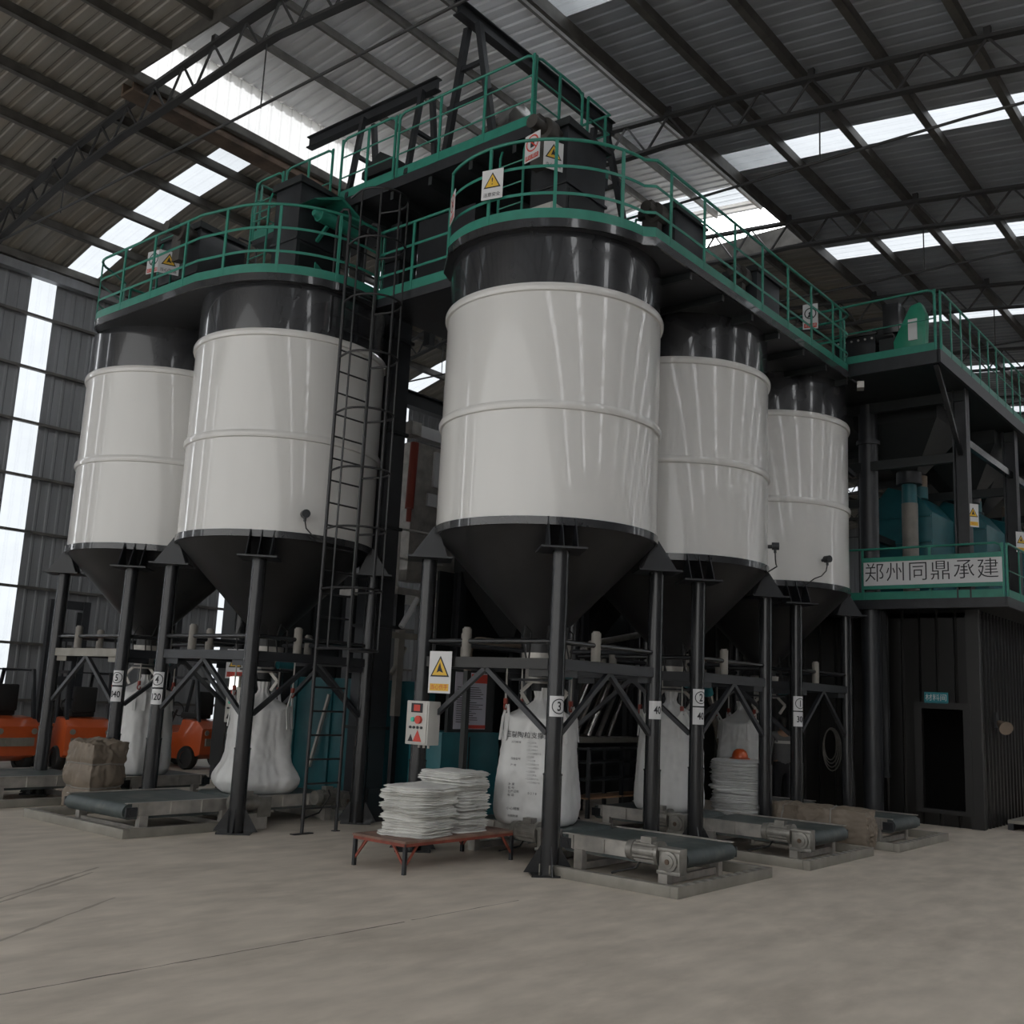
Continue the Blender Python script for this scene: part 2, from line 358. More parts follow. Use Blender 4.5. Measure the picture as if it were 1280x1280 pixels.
# ------------------------------------------------------------------ silos
R = 1.515; S = 1.11; ZB, ZM, ZT, ZK = 4.22, 5.66, 7.23, 7.97
SIL = dict(A=(0., 0.), B=(3.4, 0.), C=(6.8, 0.), D=(-.985, 4.656), E=(-.985, 8.04))
def make_silo(key, face, label, numbers, sensors):
    cx, cy = SIL[key]; t = empty('storage_silo', (cx, cy, 0), label, 'silo', 'white storage silos on charcoal legs')
    c = (cx, cy, 0); n = 96
    m = MB(); m.lathe([(R, ZB - .02), (R, ZM), (R, ZT)], n, c); m.build('barrel', 'white', t)
    for z, nm, mt in ((ZM, 'stiffening_ring', 'white'), (ZT, 'stiffening_ring', 'white')):
        m = MB(); m.lathe([(R, z - .055), (R + .03, z - .05), (R + .042, z - .02), (R + .042, z + .02), (R + .03, z + .05), (R, z + .055)], n, c); m.build(nm, mt, t, sharp=50)
    m = MB(); m.lathe([(R - .012, ZT), (R - .012, ZK + .05)], n, c)
    m.box((cx + (R - .01) * math.cos(rad(228)), cy + (R - .01) * math.sin(rad(228)), (ZT + ZK) / 2 + .06), (.012, .012, ZK - ZT - .2), rz=rad(228)); m.build('top_band', 'black', t)
    m = MB(); m.lathe([(R - .05, ZB), (R + .025, ZB), (R + .025, ZB - .10), (R - .05, ZB - .10)], n, c, closed=True); m.build('base_ring', 'black', t)
    m = MB(); m.lathe([(R - .01, ZB - .08), (.20, 2.78), (.20, 2.55)], n, c)
    m.build('hopper_cone', 'cone', t)
    m = MB(); m.lathe([(.0, 2.6), (.26, 2.6), (.26, 2.5), (.2, 2.5), (.2, 2.2), (0, 2.2)], 24, c); m.build('outlet_valve', 'galv', t)
    for sx, sy in ((-1, -1), (1, -1), (-1, 1), (1, 1)):
        x, y = cx + S * sx, cy + S * sy; p = V(x, y, 0)
        rd = V(sx, sy, 0).normalized(); tg = V(-sy, sx, 0).normalized()
        m = MB(); m.tube(p, p + Z * 3.80, .103, 24); m.tube(p, p + Z * 1.12, .112, 24); m.tube(p + Z * 1.12, p + Z * 1.14, .118, 24)
        lg = m.build('leg', 'leg', t)
        m = MB(); m.box(p + Z * .0125, (.46, .46, .025), rz=rad(45))
        for k in range(4):
            d = V(math.cos(k * PI / 2 + PI / 4), math.sin(k * PI / 2 + PI / 4), 0); w = V(-d.y, d.x, 0)
            m.extr([(.09, .02), (.30, .02), (.09, .36)], p - w * .006, d, Z, w * .012)
        m.build('base_plate', 'leg', lg)
        m = MB(); m.box(p + Z * 3.80, (.60, .56, .024), rz=math.atan2(rd.y, rd.x))
        ri = R - math.hypot(S, S)
        for k in (-.17, 0, .17):
            m.extr([(-.24, 0), (.26, 0), (ri + .03, ZB - 3.80), (ri - .02, ZB - 3.80)], p + tg * (k - .006) + Z * 3.80, rd, Z, tg * .012)
        m.build('leg_bracket', 'steel', t)
        if (sx, sy) in numbers:
            a0 = rad(212 if face == 'x' else 243); rr = .1065; q0, top, bot = p.copy(), None, None
            for (txt, circ, z, h) in numbers[(sx, sy)]:
                m = MB(); a1, a2 = a0 - 1.15, a0 + (.75 if face == 'y' else .95)
                k = 16; vs = [V(x + rr * math.cos(a1 + (a2 - a1) * i / k), y + rr * math.sin(a1 + (a2 - a1) * i / k), zz) for zz in (z - h / 2, z + h / 2) for i in range(k + 1)]
                m.add(vs, [(i, i + 1, k + 2 + i, k + 1 + i) for i in range(k)]); pl = m.build('number_plate', 'board', lg)
                m = MB(); m.text(txt, .15 if circ else .14, None, None, None, curve=((x, y, z - .005), rr + .004, a0), squeeze=.8)
                if circ:
                    for i in range(28):
                        ring = [V(x + (rr + .004) * math.cos(a0 + q * math.cos(u) / rr), y + (rr + .004) * math.sin(a0 + q * math.cos(u) / rr), z + q * math.sin(u)) for u in (i * 2 * PI / 28, (i + 1) * 2 * PI / 28) for q in (.078, .090)]
                        m.add(ring, [(0, 1, 3, 2)])
                m.build('number', 'ink', lg, sharp=0)
    # cross beams, pipe rails and load cells between the legs
    for (ax, ay, bx, by) in ((-1, -1, 1, -1), (-1, 1, 1, 1), (-1, -1, -1, 1), (1, -1, 1, 1)):
        a = V(cx + S * ax, cy + S * ay, 0); b = V(cx + S * bx, cy + S * by, 0); d = (b - a).normalized()
        m = MB(); m.bar(a + Z * 2.42 + d * .1, b + Z * 2.42 - d * .1, .10, .13); m.bar(a + Z * 2.34 + d * .1, a + Z * 2.34 + d * .42, .012, .14); m.bar(b + Z * 2.34 - d * .42, b + Z * 2.34 - d * .1, .012, .14)
        lit = key == 'E' and ax == bx == -1 or key == 'A' and ax == bx == -1
        m.build('cross_beam', 'pit' if key == 'E' and ax == bx == -1 else ('roomtrim' if lit else 'steel'), t)  # beams on the lit side swap material to paint in the light there
        m = MB(); m.tube(a + Z * 2.69 + d * .08, b + Z * 2.69 - d * .08, .034, 12); m.build('pipe_rail', 'leg' if ay == by == -1 or ax == bx == -1 else 'steel', t)
        mid = (a + b) / 2
        for k in (.36,) if ay != by else (-.30,):
            q = mid + d * k; m = MB(); m.tube(q + Z * 2.49, q + Z * 2.85, .062, 18); m.tube(q + Z * 2.85, q + Z * 2.87, .045, 18); m.build('air_cylinder', 'pipe', t)
        if ay == by == -1 or ax == bx == -1 or key in 'DE' and ax == bx:
            m = MB(); m.bar(mid + Z * 2.36, mid - d * 1.0 + Z * 1.60, .06, .06); m.bar(mid + Z * 2.36, mid + d * 1.0 + Z * 1.60, .06, .06); m.build('knee_brace', 'steel', t)
    m = MB()
    for k in range(3):
        u = rad(200 + k * 35); p0 = V(cx + .5 * math.cos(u), cy + .5 * math.sin(u), 2.5)
        m.path([p0, p0 + V(-.1, -.1, .35), p0 + V(-.25, -.12, .42), p0 + V(-.38, -.2, .2), p0 + V(-.4, -.3, -.1)], .012, 6)
    m.build('air_hose', 'black2', t)
    for az, z in sensors:
        u = rad(az); d = V(math.cos(u), math.sin(u), 0); p = V(cx, cy, z) + d * (R - .01)
        m = MB(); m.tube(p, p + d * .10, .03, 12); m.tube(p + d * .08 + Z * .01, p + d * .19 + Z * .01, .062, 18); m.tube(p + d * .13, p + d * .13 - Z * .10, .022, 10); sn = m.build('level_sensor', 'steel', t)
        w = V(-d.y, d.x, 0) * (1 if key == 'D' else -1)
        q = p + d * .13; m = MB(); m.path([q - Z * .08, q - Z * .2 + w * .03, q - Z * .3 + w * .14, q - Z * .36 + w * .3, V(cx, cy, 0) + (d + w * .28).normalized() * (R + .04) + Z * (ZB - .1)], .011, 6); m.build('sensor_cable', 'black2', sn)
    # bag filling head under the cone
    m = MB(); m.tube((cx, cy, 2.2), (cx, cy, 2.1), .12, 20, r2=.10); m.box((cx, cy, 2.24), (.55, .55, .03))
    m.box((cx - .25, cy - .2, 2.36), (.22, .22, .16)); m.build('filling_spout', 'steel', t)
    m = MB(); m.tube((cx + .0, cy - .3, 2.33), (cx + .28, cy - .3, 2.33), .06, 16); m.build('actuator', 'teal', t)
    m = MB(); pts = [V(cx + q, cy - .22, z) for q, z in ((-.20, 1.93), (-.30, 2.08), (-.14, 2.24), (.14, 2.24), (.30, 2.08), (.20, 1.93))]
    pts = [V(cx + (p.x - cx) * .75, cy - .08 - (p.x - cx) * .72, p.z) for p in pts] if face == 'y' else [V(cx - .08 - (p.x - cx) * .5, cy + (p.x - cx) * .8, p.z) for p in pts]
    for a, b in zip(pts, pts[1:]): m.bar(a, b, .035, .045)
    m.build('bag_clamp', 'galv', t)
    for sx, sy in ((-1, -1), (1, -1), (-1, 1), (1, 1)):
        u_ = math.atan2(sy, sx) + rad(dict(A=22, B=8, C=10, D=-20, E=5)[key]); p = V(cx + (0 if key != 'C' else .05) + .5 * math.cos(u_), cy + (0 if key != 'C' else .5) + .5 * math.sin(u_), 0); m = MB(); m.tube(p + Z * 2.40, p + Z * 1.98, .012, 8); hk = m.build('hook_rod', 'galv', t)
        m = MB(); m.box(p + Z * 1.95, (.035, .05, .07)); m.path([p + Z * 1.9 + V(.03 * math.cos(u), 0, .04 * math.sin(u) - .02) for u in [rad(q) for q in range(90, 380, 40)]], .011, 6); m.build('red_hook', 'redmetal', hk)
    return t
make_silo('A', 'y', 'nearest and largest white silo with black top band, beside the bag table', {(-1, -1): [('3', 1, 1.92, .24)], (1, -1): [('40', 0, 1.92, .24)]}, [])
make_silo('B', 'y', 'white silo whose front leg carries a circled number 2', {(-1, -1): [('2', 1, 2.12, .24), ('40', 0, 1.86, .24)]}, [(300, 4.58)])
make_silo('C', 'y', 'white silo next to the green platform with the white name board', {(-1, -1): [('1', 1, 2.12, .24), ('30/', 0, 1.86, .24)]}, [(246, 4.62)])
make_silo('D', 'x', 'white silo with the caged ladder standing against it', {(-1, 1): [('4', 1, 2.02, .23), ('120', 0, 1.76, .23)]}, [(246, 4.48)])
make_silo('E', 'x', 'white silo closest to the grey sheet wall and orange forklifts', {(-1, -1): [('5', 1, 2.02, .23), ('040', 0, 1.76, .23)]}, [])

# ------------------------------------------------------------------ railings and walkways
def railing(t, pts, z, h=1.12, posts=None, toe=True, closed=False, spacing=.92, bars=(.36, .74), flatbar=True, endcurl=False):
    pts = [V(p[0], p[1], 0) for p in pts]
    if toe: MB().flat([p + Z * (z + .075) for p in pts], .012, .15, closed).build('toe_board', 'green', t)
    top = [p + Z * (z + h) for p in pts]
    if endcurl:
        a, b = pts[0], pts[1]; d = (b - a).normalized(); top = [a + Z * (z + .02), a + Z * (z + h - .12), a + Z * (z + h - .04) + d * .03] + [a + d * .12 + Z * (z + h)] + top[1:]
        a, b = pts[-1], pts[-2]; d = (b - a).normalized(); top = top[:-1] + [a + d * .12 + Z * (z + h), a + Z * (z + h - .04) + d * .03, a + Z * (z + h - .12), a + Z * (z + .02)]
    MB().path(top, .022, 10, closed).build('top_rail', 'green', t)
    for q in bars:
        (MB().flat([p + Z * (z + q) for p in pts], .008, .04, closed) if flatbar else MB().path([p + Z * (z + q) for p in pts], .013, 8, closed)).build('mid_rail', 'green', t)
    L = [0.]
    for a, b in zip(pts, pts[1:] + ([pts[0]] if closed else [])): L.append(L[-1] + (b - a).length)
    n = max(1, round(L[-1] / spacing)); full = pts + ([pts[0]] if closed else [])
    for k in range(n + (0 if closed else 1)):
        s = L[-1] * k / n; i = max(0, min(len(L) - 2, next((i for i in range(len(L) - 1) if L[i + 1] >= s - 1e-6), len(L) - 2)))
        p = full[i].lerp(full[i + 1], (s - L[i]) / max(1e-6, L[i + 1] - L[i])); d = (full[i + 1] - full[i]).normalized()
        MB().box(p + Z * (z + h / 2), (.045, .022, h), rz=math.atan2(d.y, d.x)).build('rail_post', 'green', t)
RD = 1.63; ZD = ZK + .04
def deck(t, outline, z, th=.10, m='steel'):
    mb = MB(); mb.extr([(p[0], p[1]) for p in outline], (0, 0, z - th), (1, 0, 0), (0, 1, 0), (0, 0, th)); mb.build('deck_plate', m, t)
t = empty('silo_walkway', (3.4, 0, ZD), 'green railed walkway running over the tops of the three right silos', 'walkway', 'green railed walkways')
front = arc((0, 0), RD, rad(150), rad(262), 26, 0) + [V(-.12, -1.74, 0), V(6.5, -1.74, 0)] + arc((6.5, -1.44), .3, rad(-90), rad(0), 6, 0)[1:] + [V(6.8, 1.2, 0)]
deck(t, front + [V(6.8, 1.6, 0), V(-.4, 1.58, 0), V(-1.0, 1.29, 0)], ZD + .1)
mb = MB(); mb.flat([p + Z * (ZD + .05) for p in front], .03, .12); mb.build('edge_channel', 'black', t)
for k in range(7):
    mb = MB(); mb.bar((.9 + k * .95, -1.7, ZD - .06), (.9 + k * .95, 1.6, ZD - .06), .06, .1); mb.build('deck_joist', 'under', t)
railing(t, front, ZD + .1)
railing(t, [V(.6, 1.55, 0), V(6.75, 1.55, 0)], ZD + .1, toe=False, spacing=1.1)
t2 = empty('silo_walkway', (-.985, 6.3, ZD), 'green railed walkway running over the two left silos', 'walkway', 'green railed walkways')
cD, cE = SIL['D'], SIL['E']
out = arc(cD, RD, rad(285), rad(190), 22, 0) + [V(cD[0] - 1.72, cD[1] + .3, 0), V(cD[0] - 1.72, cE[1] - .2, 0)] + arc((cE[0] - 1.22, cE[1] - .2 + .0), .5, rad(180), rad(110), 5, 0)[1:] + [V(cE[0] - .9, cE[1] + .6, 0)]
deck(t2, out + [V(cE[0] + 1.4, cE[1] + .9, 0), V(cD[0] + 1.7, cD[1] + .6, 0), V(cD[0] + 1.5, cD[1] - .6, 0)], ZD + .1)
mb = MB(); mb.flat([p + Z * (ZD + .05) for p in out], .03, .12); mb.build('edge_channel', 'black', t2)
railing(t2, out, ZD + .1)
railing(t2, [V(cD[0] + 1.45, cD[1] + .7, 0), V(cE[0] + 1.35, cE[1] + .8, 0), V(cE[0] - .7, cE[1] + .75, 0)], ZD + .1, toe=False, spacing=1.1)
t3 = empty('link_bridge', (-.2, 2.3, ZD), 'short green railed bridge between the ladder cage and the nearest silo', 'walkway')
o3 = [V(-.72, 3.0, 0), V(-.72, 1.5, 0)]
deck(t3, [V(-.72, 3.05, 0), V(-.72, 1.4, 0), V(1.6, 1.4, 0), V(1.6, 3.05, 0)], ZD + .06, .14)
railing(t3, o3, ZD + .06, spacing=.75)
mb = MB(); mb.box2((.1, 1.75, ZD + .06), (1.4, 3.0, ZD + 1.7)); mb.build('hopper_box', 'steel', t3)
# high deck
ZU = 10.12
t4 = empty('top_platform', (.2, 2.0, ZU), 'highest green railed platform under the roof, carrying two black hoist frames', 'platform')
deck(t4, [V(-.66, .05, 0), V(1.3, .05, 0), V(1.3, 4.2, 0), V(-.66, 4.2, 0)], ZU, .17)
for k in range(5):
    mb = MB(); mb.bar((-.6, .4 + k * .85, ZU - .24), (1.25, .4 + k * .85, ZU - .24), .07, .14); mb.build('deck_joist', 'under', t4)
for y in (.5, 3.7):
    for x in (.55, 1.2): mb = MB(); mb.box2((x - .07, y - .07, ZD), (x + .07, y + .07, ZU - .17)); mb.build('column', 'steel', t4)
railing(t4, [V(-.66, 2.9, 0), V(-.66, 4.2, 0)], ZU, bars=(.4, .78), flatbar=False, endcurl=True, spacing=.65)
railing(t4, [V(-.66, .05, 0), V(-.66, 2.82, 0)], ZU, bars=(.4, .78), flatbar=False, endcurl=True)
railing(t4, [V(-.6, .05, 0), V(.55, .05, 0)], ZU, bars=(.4, .78), flatbar=False, endcurl=True, spacing=.6)
railing(t4, [V(.7, .05, 0), V(1.3, .05, 0), V(1.3, 1.5, 0)], ZU, bars=(.4, .78), flatbar=False, spacing=.7)
t5 = empty('stair_landing', (0, 5.4, 9.9), 'small green railed landing beside the highest platform, above the ladder silo', 'platform')
deck(t5, [V(-.7, 4.3, 0), V(.6, 4.3, 0), V(.6, 6.5, 0), V(-.7, 6.5, 0)], 10.0, .12)
railing(t5, [V(-.7, 5.75, 0), V(-.7, 6.5, 0)], 10.0, bars=(.5,), flatbar=False, endcurl=True, spacing=.7)
railing(t5, [V(-.7, 4.4, 0), V(-.7, 5.65, 0)], 10.0, bars=(.5,), flatbar=False, endcurl=True, spacing=.6)
railing(t5, [V(-.6, 6.5, 0), V(.6, 6.5, 0)], 10.0, bars=(.5,), flatbar=False, spacing=.6)
for y in (4.7, 6.2): mb = MB(); mb.box2((.3, y - .05, ZD + .1), (.4, y + .05, 9.9)); mb.build('column', 'steel', t5)
# hoist frames on the high deck
t = empty('hoist_gantry', (-.2, 1.5, ZU), 'tall black A-shaped hoist frame with a long lifting beam reaching to the right', 'hoist')
for x in (-.35, 3.2):
    for k in (-1, 1):
        mb = MB(); mb.bar((x, 1.55 + k * .55, ZU if x < 1.3 else 10.4), (x, 1.6 + k * .12, 12.5), .10, .10, V(1, 0, 0)); mb.build('frame_leg', 'steel', t)
    for a_, b_, z_ in ((1.1, 2.05, 11.2), (1.3, 1.85, 11.8)): mb = MB(); mb.bar((x, a_, z_), (x, b_, z_), .065, .065); mb.build('cross_tie', 'steel', t)
mb = MB(); mb.ibeam((-.75, 1.6, 12.62), (3.6, 1.6, 12.62), .16, .26); mb.build('lifting_beam', 'steel', t)
t = empty('hoist_gantry', (-.1, 3.5, ZU), 'low black hoist frame whose beam runs along the highest platform towards the back', 'hoist')
for y in (2.6, 4.0):
    for k in (-1, 1):
        mb = MB(); mb.bar((-.3 + k * .34, y, ZU), (-.3 + k * .12, y, 11.7), .08, .08, V(0, 1, 0)); mb.build('frame_leg', 'steel', t)
    mb = MB(); mb.bar((-.55, y, 10.95), (-.05, y, 10.95), .06, .06); mb.build('cross_tie', 'steel', t)
mb = MB(); mb.ibeam((-.3, 2.35, 11.8), (-.3, 5.6, 11.8), .14, .22); mb.build('lifting_beam', 'steel', t)
t = empty('hopper_box', (.3, 3.45, ZU), 'dark lidded box standing on the highest platform under the low hoist', 'hopper')
mb = MB(); mb.box2((-.35, 3.1, ZU), (.75, 3.95, ZU + .42)); mb.build('body', 'steel', t, bevel=.01)
mb = MB(); mb.extr([(-.42, 0), (.42, 0), (.42, .12), (0, .38), (-.42, .12)], (-.42, 3.52, ZU + .42), (0, 1, 0), Z, (1.22, 0, 0)); mb.build('lid', 'under', t)
t = empty('dust_cover', (.7, 1.0, ZU), 'crumpled silver sheet cover lying on the highest platform behind the rail', 'cover')
mb = MB(); nn = 14; vs = []
for i in range(nn + 1):
    for k in range(nn + 1):
        u, w = i / nn, k / nn; h = 1.25 * math.sin(PI * u) ** .5 * math.sin(PI * w) ** .7 + .12 * noise.noise(V(u * 7, w * 7, 0)); vs.append(V(-.2 + u * 1.3, .5 + w * 1.6, ZU + max(0.004, h)))
mb.add(vs, [(i * (nn + 1) + k, (i + 1) * (nn + 1) + k, (i + 1) * (nn + 1) + k + 1, i * (nn + 1) + k + 1) for i in range(nn) for k in range(nn)]); mb.build('sheet', 'inox', t, sharp=25)

# ------------------------------------------------------------------ caged ladder
t = empty('caged_ladder', (-1.08, 3.0, 0), 'black caged ladder climbing the side of a silo from floor to walkway', 'ladder')
lx0, lx1, ly = -1.40, -.78, 2.98
for x in (lx0, lx1):
    mb = MB(); mb.tube((x, ly, 0), (x, ly, 9.2), .026, 10); mb.path([(x, ly, 9.2), (x, ly + .05, 9.32), (x, ly + .16, 9.36), (x, ly + .27, 9.3), (x, ly + .3, 9.1), (x, ly + .3, 8.1)], .022, 8); mb.build('stile', 'ladder', t)
mb = MB(); mb.box((lx0, ly, .006), (.34, .1, .012)); mb.box((lx1, ly, .006), (.1, .08, .012)); mb.build('foot_plate', 'ladder', t)
for k in range(27):
    z = .34 + k * .335; mb = MB(); mb.tube((lx0, ly, z), (lx1, ly, z), .014, 8); mb.build('rung', 'ladder', t)
cxl = (lx0 + lx1) / 2; hr = .40
HZ = [2.56, 3.42, 4.30, 5.17, 6.05, 6.92, 7.80, 8.72, 9.5]
for z in HZ:
    pts = [V(lx0, ly, z)] + [V(cxl + hr * math.cos(u), ly - .36 + hr * math.sin(u), z) for u in [rad(q) for q in range(160, 381, 12)]] + [V(lx1, ly, z)]
    mb = MB(); mb.path(pts, .017, 8); mb.build('cage_hoop', 'ladder', t)
for q in (178, 225, 270, 315, 362):
    u = rad(q); p = V(cxl + hr * math.cos(u), ly - .36 + hr * math.sin(u), 0); mb = MB(); mb.bar(p + Z * 2.56, p + Z * 9.5, .03, .012); mb.build('cage_bar', 'ladder', t)
# ------------------------------------------------------------------ dust collectors on the silo tops
def collector(key, label, top, fan, green=False, off=(0, 0), sy=1.):
    cx, cy = SIL[key][0] + off[0], SIL[key][1] + off[1]; z0 = ZD + .1
    t = empty('dust_collector', (cx, cy, z0), label, 'dust collector', 'dark dust collectors on the silo tops')
    m = MB(); m.box2((cx - .5, cy - .5, z0), (cx + .45, cy - .5 + .64 * sy, top)); m.box2((cx - .53, cy - .53, z0 + 1.0), (cx + .48, cy - .47 + .64 * sy, z0 + 1.04)); m.build('housing', 'steel', t, bevel=.008)
    m = MB(); m.extr([(-.55, 0), (.52, 0), (.52, .04), (-.55, .12)], (cx, cy - .55, top), (1, 0, 0), Z, (0, .1 + .64 * sy, 0)); m.build('lid', 'under', t)
    m = MB(); m.box2((cx - .44, cy - .512, z0 + .3), (cx + .38, cy - .5, z0 + .95)); m.tube((cx + .3, cy - .515, z0 + .62), (cx + .3, cy - .55, z0 + .62), .03, 10); m.build('access_door', 'under', t)
    if fan:
        fz = top - .40
        m = MB(); m.tube((cx - .62, cy - .28, fz + .28), (cx - .80, cy - .28, fz + .28), .17, 24); m.tube((cx - .5, cy - .28, fz + .28), (cx - .62, cy - .28, fz + .28), .13, 20); m.box2((cx - .78, cy - .34, fz - .25), (cx - .64, cy - .06, fz + .2)); m.build('fan_housing', 'fanpaint', t)
        m = MB(); m.tube((cx - .80, cy - .28, fz + .28), (cx - 1.0, cy - .28, fz + .28), .09, 20); m.tube((cx - 1.0, cy - .28, fz + .28), (cx - 1.05, cy - .28, fz + .28), .10, 20); m.box((cx - .9, cy - .28, fz + .38), (.14, .12, .07)); m.build('fan_motor', 'fanpaint', t)
    if green:
        m = MB(); m.extr([(-.55, 0), (0, .26), (.55, 0), (.49, 0), (0, .2), (-.49, 0)], (cx + .0, cy - .52, z0 + 1.55), (1, 0, 0), Z, (0, -.42, 0)); m.build('rain_hood', 'green', t)
        m = MB(); m.tube((cx - .3, cy - .75, z0 + 1.42), (cx + .5, cy - .75, z0 + 1.42), .11, 20); m.tube((cx - .3, cy - .75, z0 + 1.42), (cx - .4, cy - .75, z0 + 1.42), .09, 16, r2=.05); m.bar((cx - .1, cy - .75, z0 + 1.3), (cx - .1, cy - .5, z0 + 1.1), .05, .05); m.build('air_receiver', 'green', t)
        m = MB(); m.extr([(0, 0), (.55, 0), (.55, .34), (0, .62)], (cx - .2, cy - .62, z0 + .05), (1, 0, 0), Z, (0, -.02, 0)); m.build('belt_guard', 'green', t)
    m = MB()
    for x in (cx - .6, cx - .6): pass
    for y in (cy + .25, cy + .7): m.path([(cx - .55, y, z0), (cx - .55, y, top - .15), (cx - .5, y, top + .02), (cx - .35, y, top + .06)], .02, 8)
    for k in range(6): m.tube((cx - .55, cy + .25, z0 + .25 + .33 * k), (cx - .55, cy + .7, z0 + .25 + .33 * k), .012, 6)
    m.build('access_ladder', 'green', t)
    m = MB()
    for x, y in ((cx + .65, cy + .1), (cx + .65, cy + .6)): m.path([(x, y, z0), (x, y, top + .35), (x + .06, y, top + .45), (x + .4, y, top + .45), (x + .46, y, top + .35), (x + .46, y, z0)], .02, 8)
    for z in (top - .1, top - .6): m.tube((cx + .65, cy + .1, z), (cx + .65, cy + .6, z), .012, 6)
    m.build('guard_hoop', 'steel' if key in 'AE' else 'green', t)
    return t
collector('A', 'dark dust collector carrying two warning signs on the nearest silo', 9.98, True)
collector('B', 'dark dust collector on the silo with leg number 2, behind the green rail', 9.95, True, off=(-.45, 0))
collector('C', 'dark dust collector at the far end of the long green walkway, above silo number 1', 9.95, True, off=(-.9, 0))
collector('D', 'dark dust collector with green hood and air tank beside the ladder cage top', 10.08, False, True)
collector('E', 'dark dust collector on the silo closest to the grey wall', 9.95, True, off=(-.1, -.75), sy=2.1)

# ------------------------------------------------------------------ signs
def sign(label, c, n, w, h, kind, words, cat='sign', up=Z, group='warning signs'):
    c = Vector(c); n = Vector(n).normalized(); U = Z.cross(n).normalized(); W = n.cross(U).normalized()
    t = empty('warning_sign', c, label, cat, group)
    m = MB(); m.extr([(-w / 2, -h / 2), (w / 2, -h / 2), (w / 2, h / 2), (-w / 2, h / 2)], c - n * .006, U, W, n * .006); m.build('panel', 'board', t, sharp=0)
    e = n * .0015; s = min(w, h * .7)
    def tri(q, mt, d, o=.0, nm='triangle'):
        p = c + W * (h * .13 + o) + n * d; m = MB(); m.add([p + U * (-q * .5) - W * (q * .42), p + U * (q * .5) - W * (q * .42), p + W * (q * .46)], [(0, 1, 2)]); m.build(nm, mt, t, sharp=0)
    if kind == 'tri':
        tri(s * .86, 'ink', .002); tri(s * .68, 'yellow', .004, -s * .02)
        p = c + W * (h * .13) + n * .006; m = MB()
        if words[0] == '!': m.text('!', s * .5, p - W * s * .06, U, W)
        else:
            m.add([p + U * (a * s) + W * (b * s) for a, b in ((-.14, -.22), (-.02, -.16), (.16, -.22), (.05, -.02), (.0, .16), (-.06, .02))], [(0, 1, 2, 3, 4, 5)])
        m.build('pictogram', 'ink', t, sharp=0)
    elif kind == 'ban':
        p = c + W * (h * .14) + n * .003; m = MB(); m.disc(p, n, s * .44, 32, s * .36); d = (U - W).normalized(); e2 = n.cross(d); m.add([p + d * (a * s * .38) + e2 * (b * s * .035) + n * .001 for a, b in ((-1, -1), (1, -1), (1, 1), (-1, 1))], [(0, 1, 2, 3)]); m.build('ban_ring', 'red', t, sharp=0)
        m = MB(); m.add([p + U * (a * s) + W * (b * s) - n * .001 for a, b in ((-.13, -.22), (.13, -.22), (.14, .02), (.05, .12), (.05, .22), (-.05, .22), (-.05, .12), (-.14, .02))], [tuple(range(8))]); m.build('pictogram', 'ink', t, sharp=0)
    elif kind == 'mandatory':
        p = c + W * (h * .12) + n * .003; m = MB(); m.disc(p, n, s * .40, 32, s * .33); m.disc(p + n * .001, n, s * .12, 20); m.add([p + U * (a * s) + W * (b * s) for a, b in ((-.2, -.28), (.2, -.28), (.12, -.1), (-.12, -.1))], [(0, 1, 2, 3)]); m.build('pictogram', 'ink', t, sharp=0)
    if words[1]:
        p = c - W * (h * .36)
        if words[2]:
            m = MB(); m.extr([(-w * .42, -h * .085), (w * .42, -h * .085), (w * .42, h * .085), (-w * .42, h * .085)], p, U, W, n * .003); m.build('text_plate', words[2], t, sharp=0)
        m = MB(); m.text(words[1], w * .20, p + n * .005, U, W); m.build('lettering', words[3], t, sharp=0)
    return t
sign('white sign with a yellow exclamation triangle on the front green rail', (-1.69, -.18, 8.66), (-1, -.25, 0), .31, .42, 'tri', ('!', '注意安全', None, 'ink'))
sign('narrow white sign with a red ban ring at the left end of the nearest rail', (-1.58, .63, 8.60), (-1, .75, 0), .32, .42, 'ban', ('', '禁止烟火', 'red', 'board'))
sign('white sign with a red ban ring high on the nearest dust collector', (-1.1, -.35, 9.42), (-1, .15, 0), .30, .40, 'ban', ('', '禁止烟火', 'red', 'board'))
sign('white sign with a hazard triangle, right half of the pair on the nearest dust collector', (-.98, -.63, 9.26), (-.45, -1, 0), .30, .42, 'tri', ('h', '当心触电', None, 'ink'))
sign('pale sign with a circular symbol above red words on the farthest left dust collector', (-2.0, 7.53, 9.34), (-1, -.15, 0), .34, .42, 'mandatory', ('', '必须戴帽', 'red', 'board'))
sign('pale sign with a black-edged triangle on the farthest left dust collector', (-1.9, 7.19, 9.28), (-.45, -1, 0), .36, .42, 'tri', ('h', '当心坠落', None, 'ink'))
sign('small white sign with a circle on the far dust collector over silo number 1', (6.62, -1.0, 9.36), (-1, -.25, 0), .28, .50, 'mandatory', ('', '注意通风', 'red', 'board'))
sign('pinch hazard sign with a yellow word strip above the lit control box', (-1.22, .70, 2.28), (-1, -.1, 0), .36, .54, 'tri', ('h', '当心伤手', 'yellow', 'red'))
sign('dim triangle sign above the control box behind the left white bulk bag', (-.25, 6.45, 2.35), (-1, -.2, 0), .42, .50, 'tri', ('h', '当心触电', 'red', 'ink'))

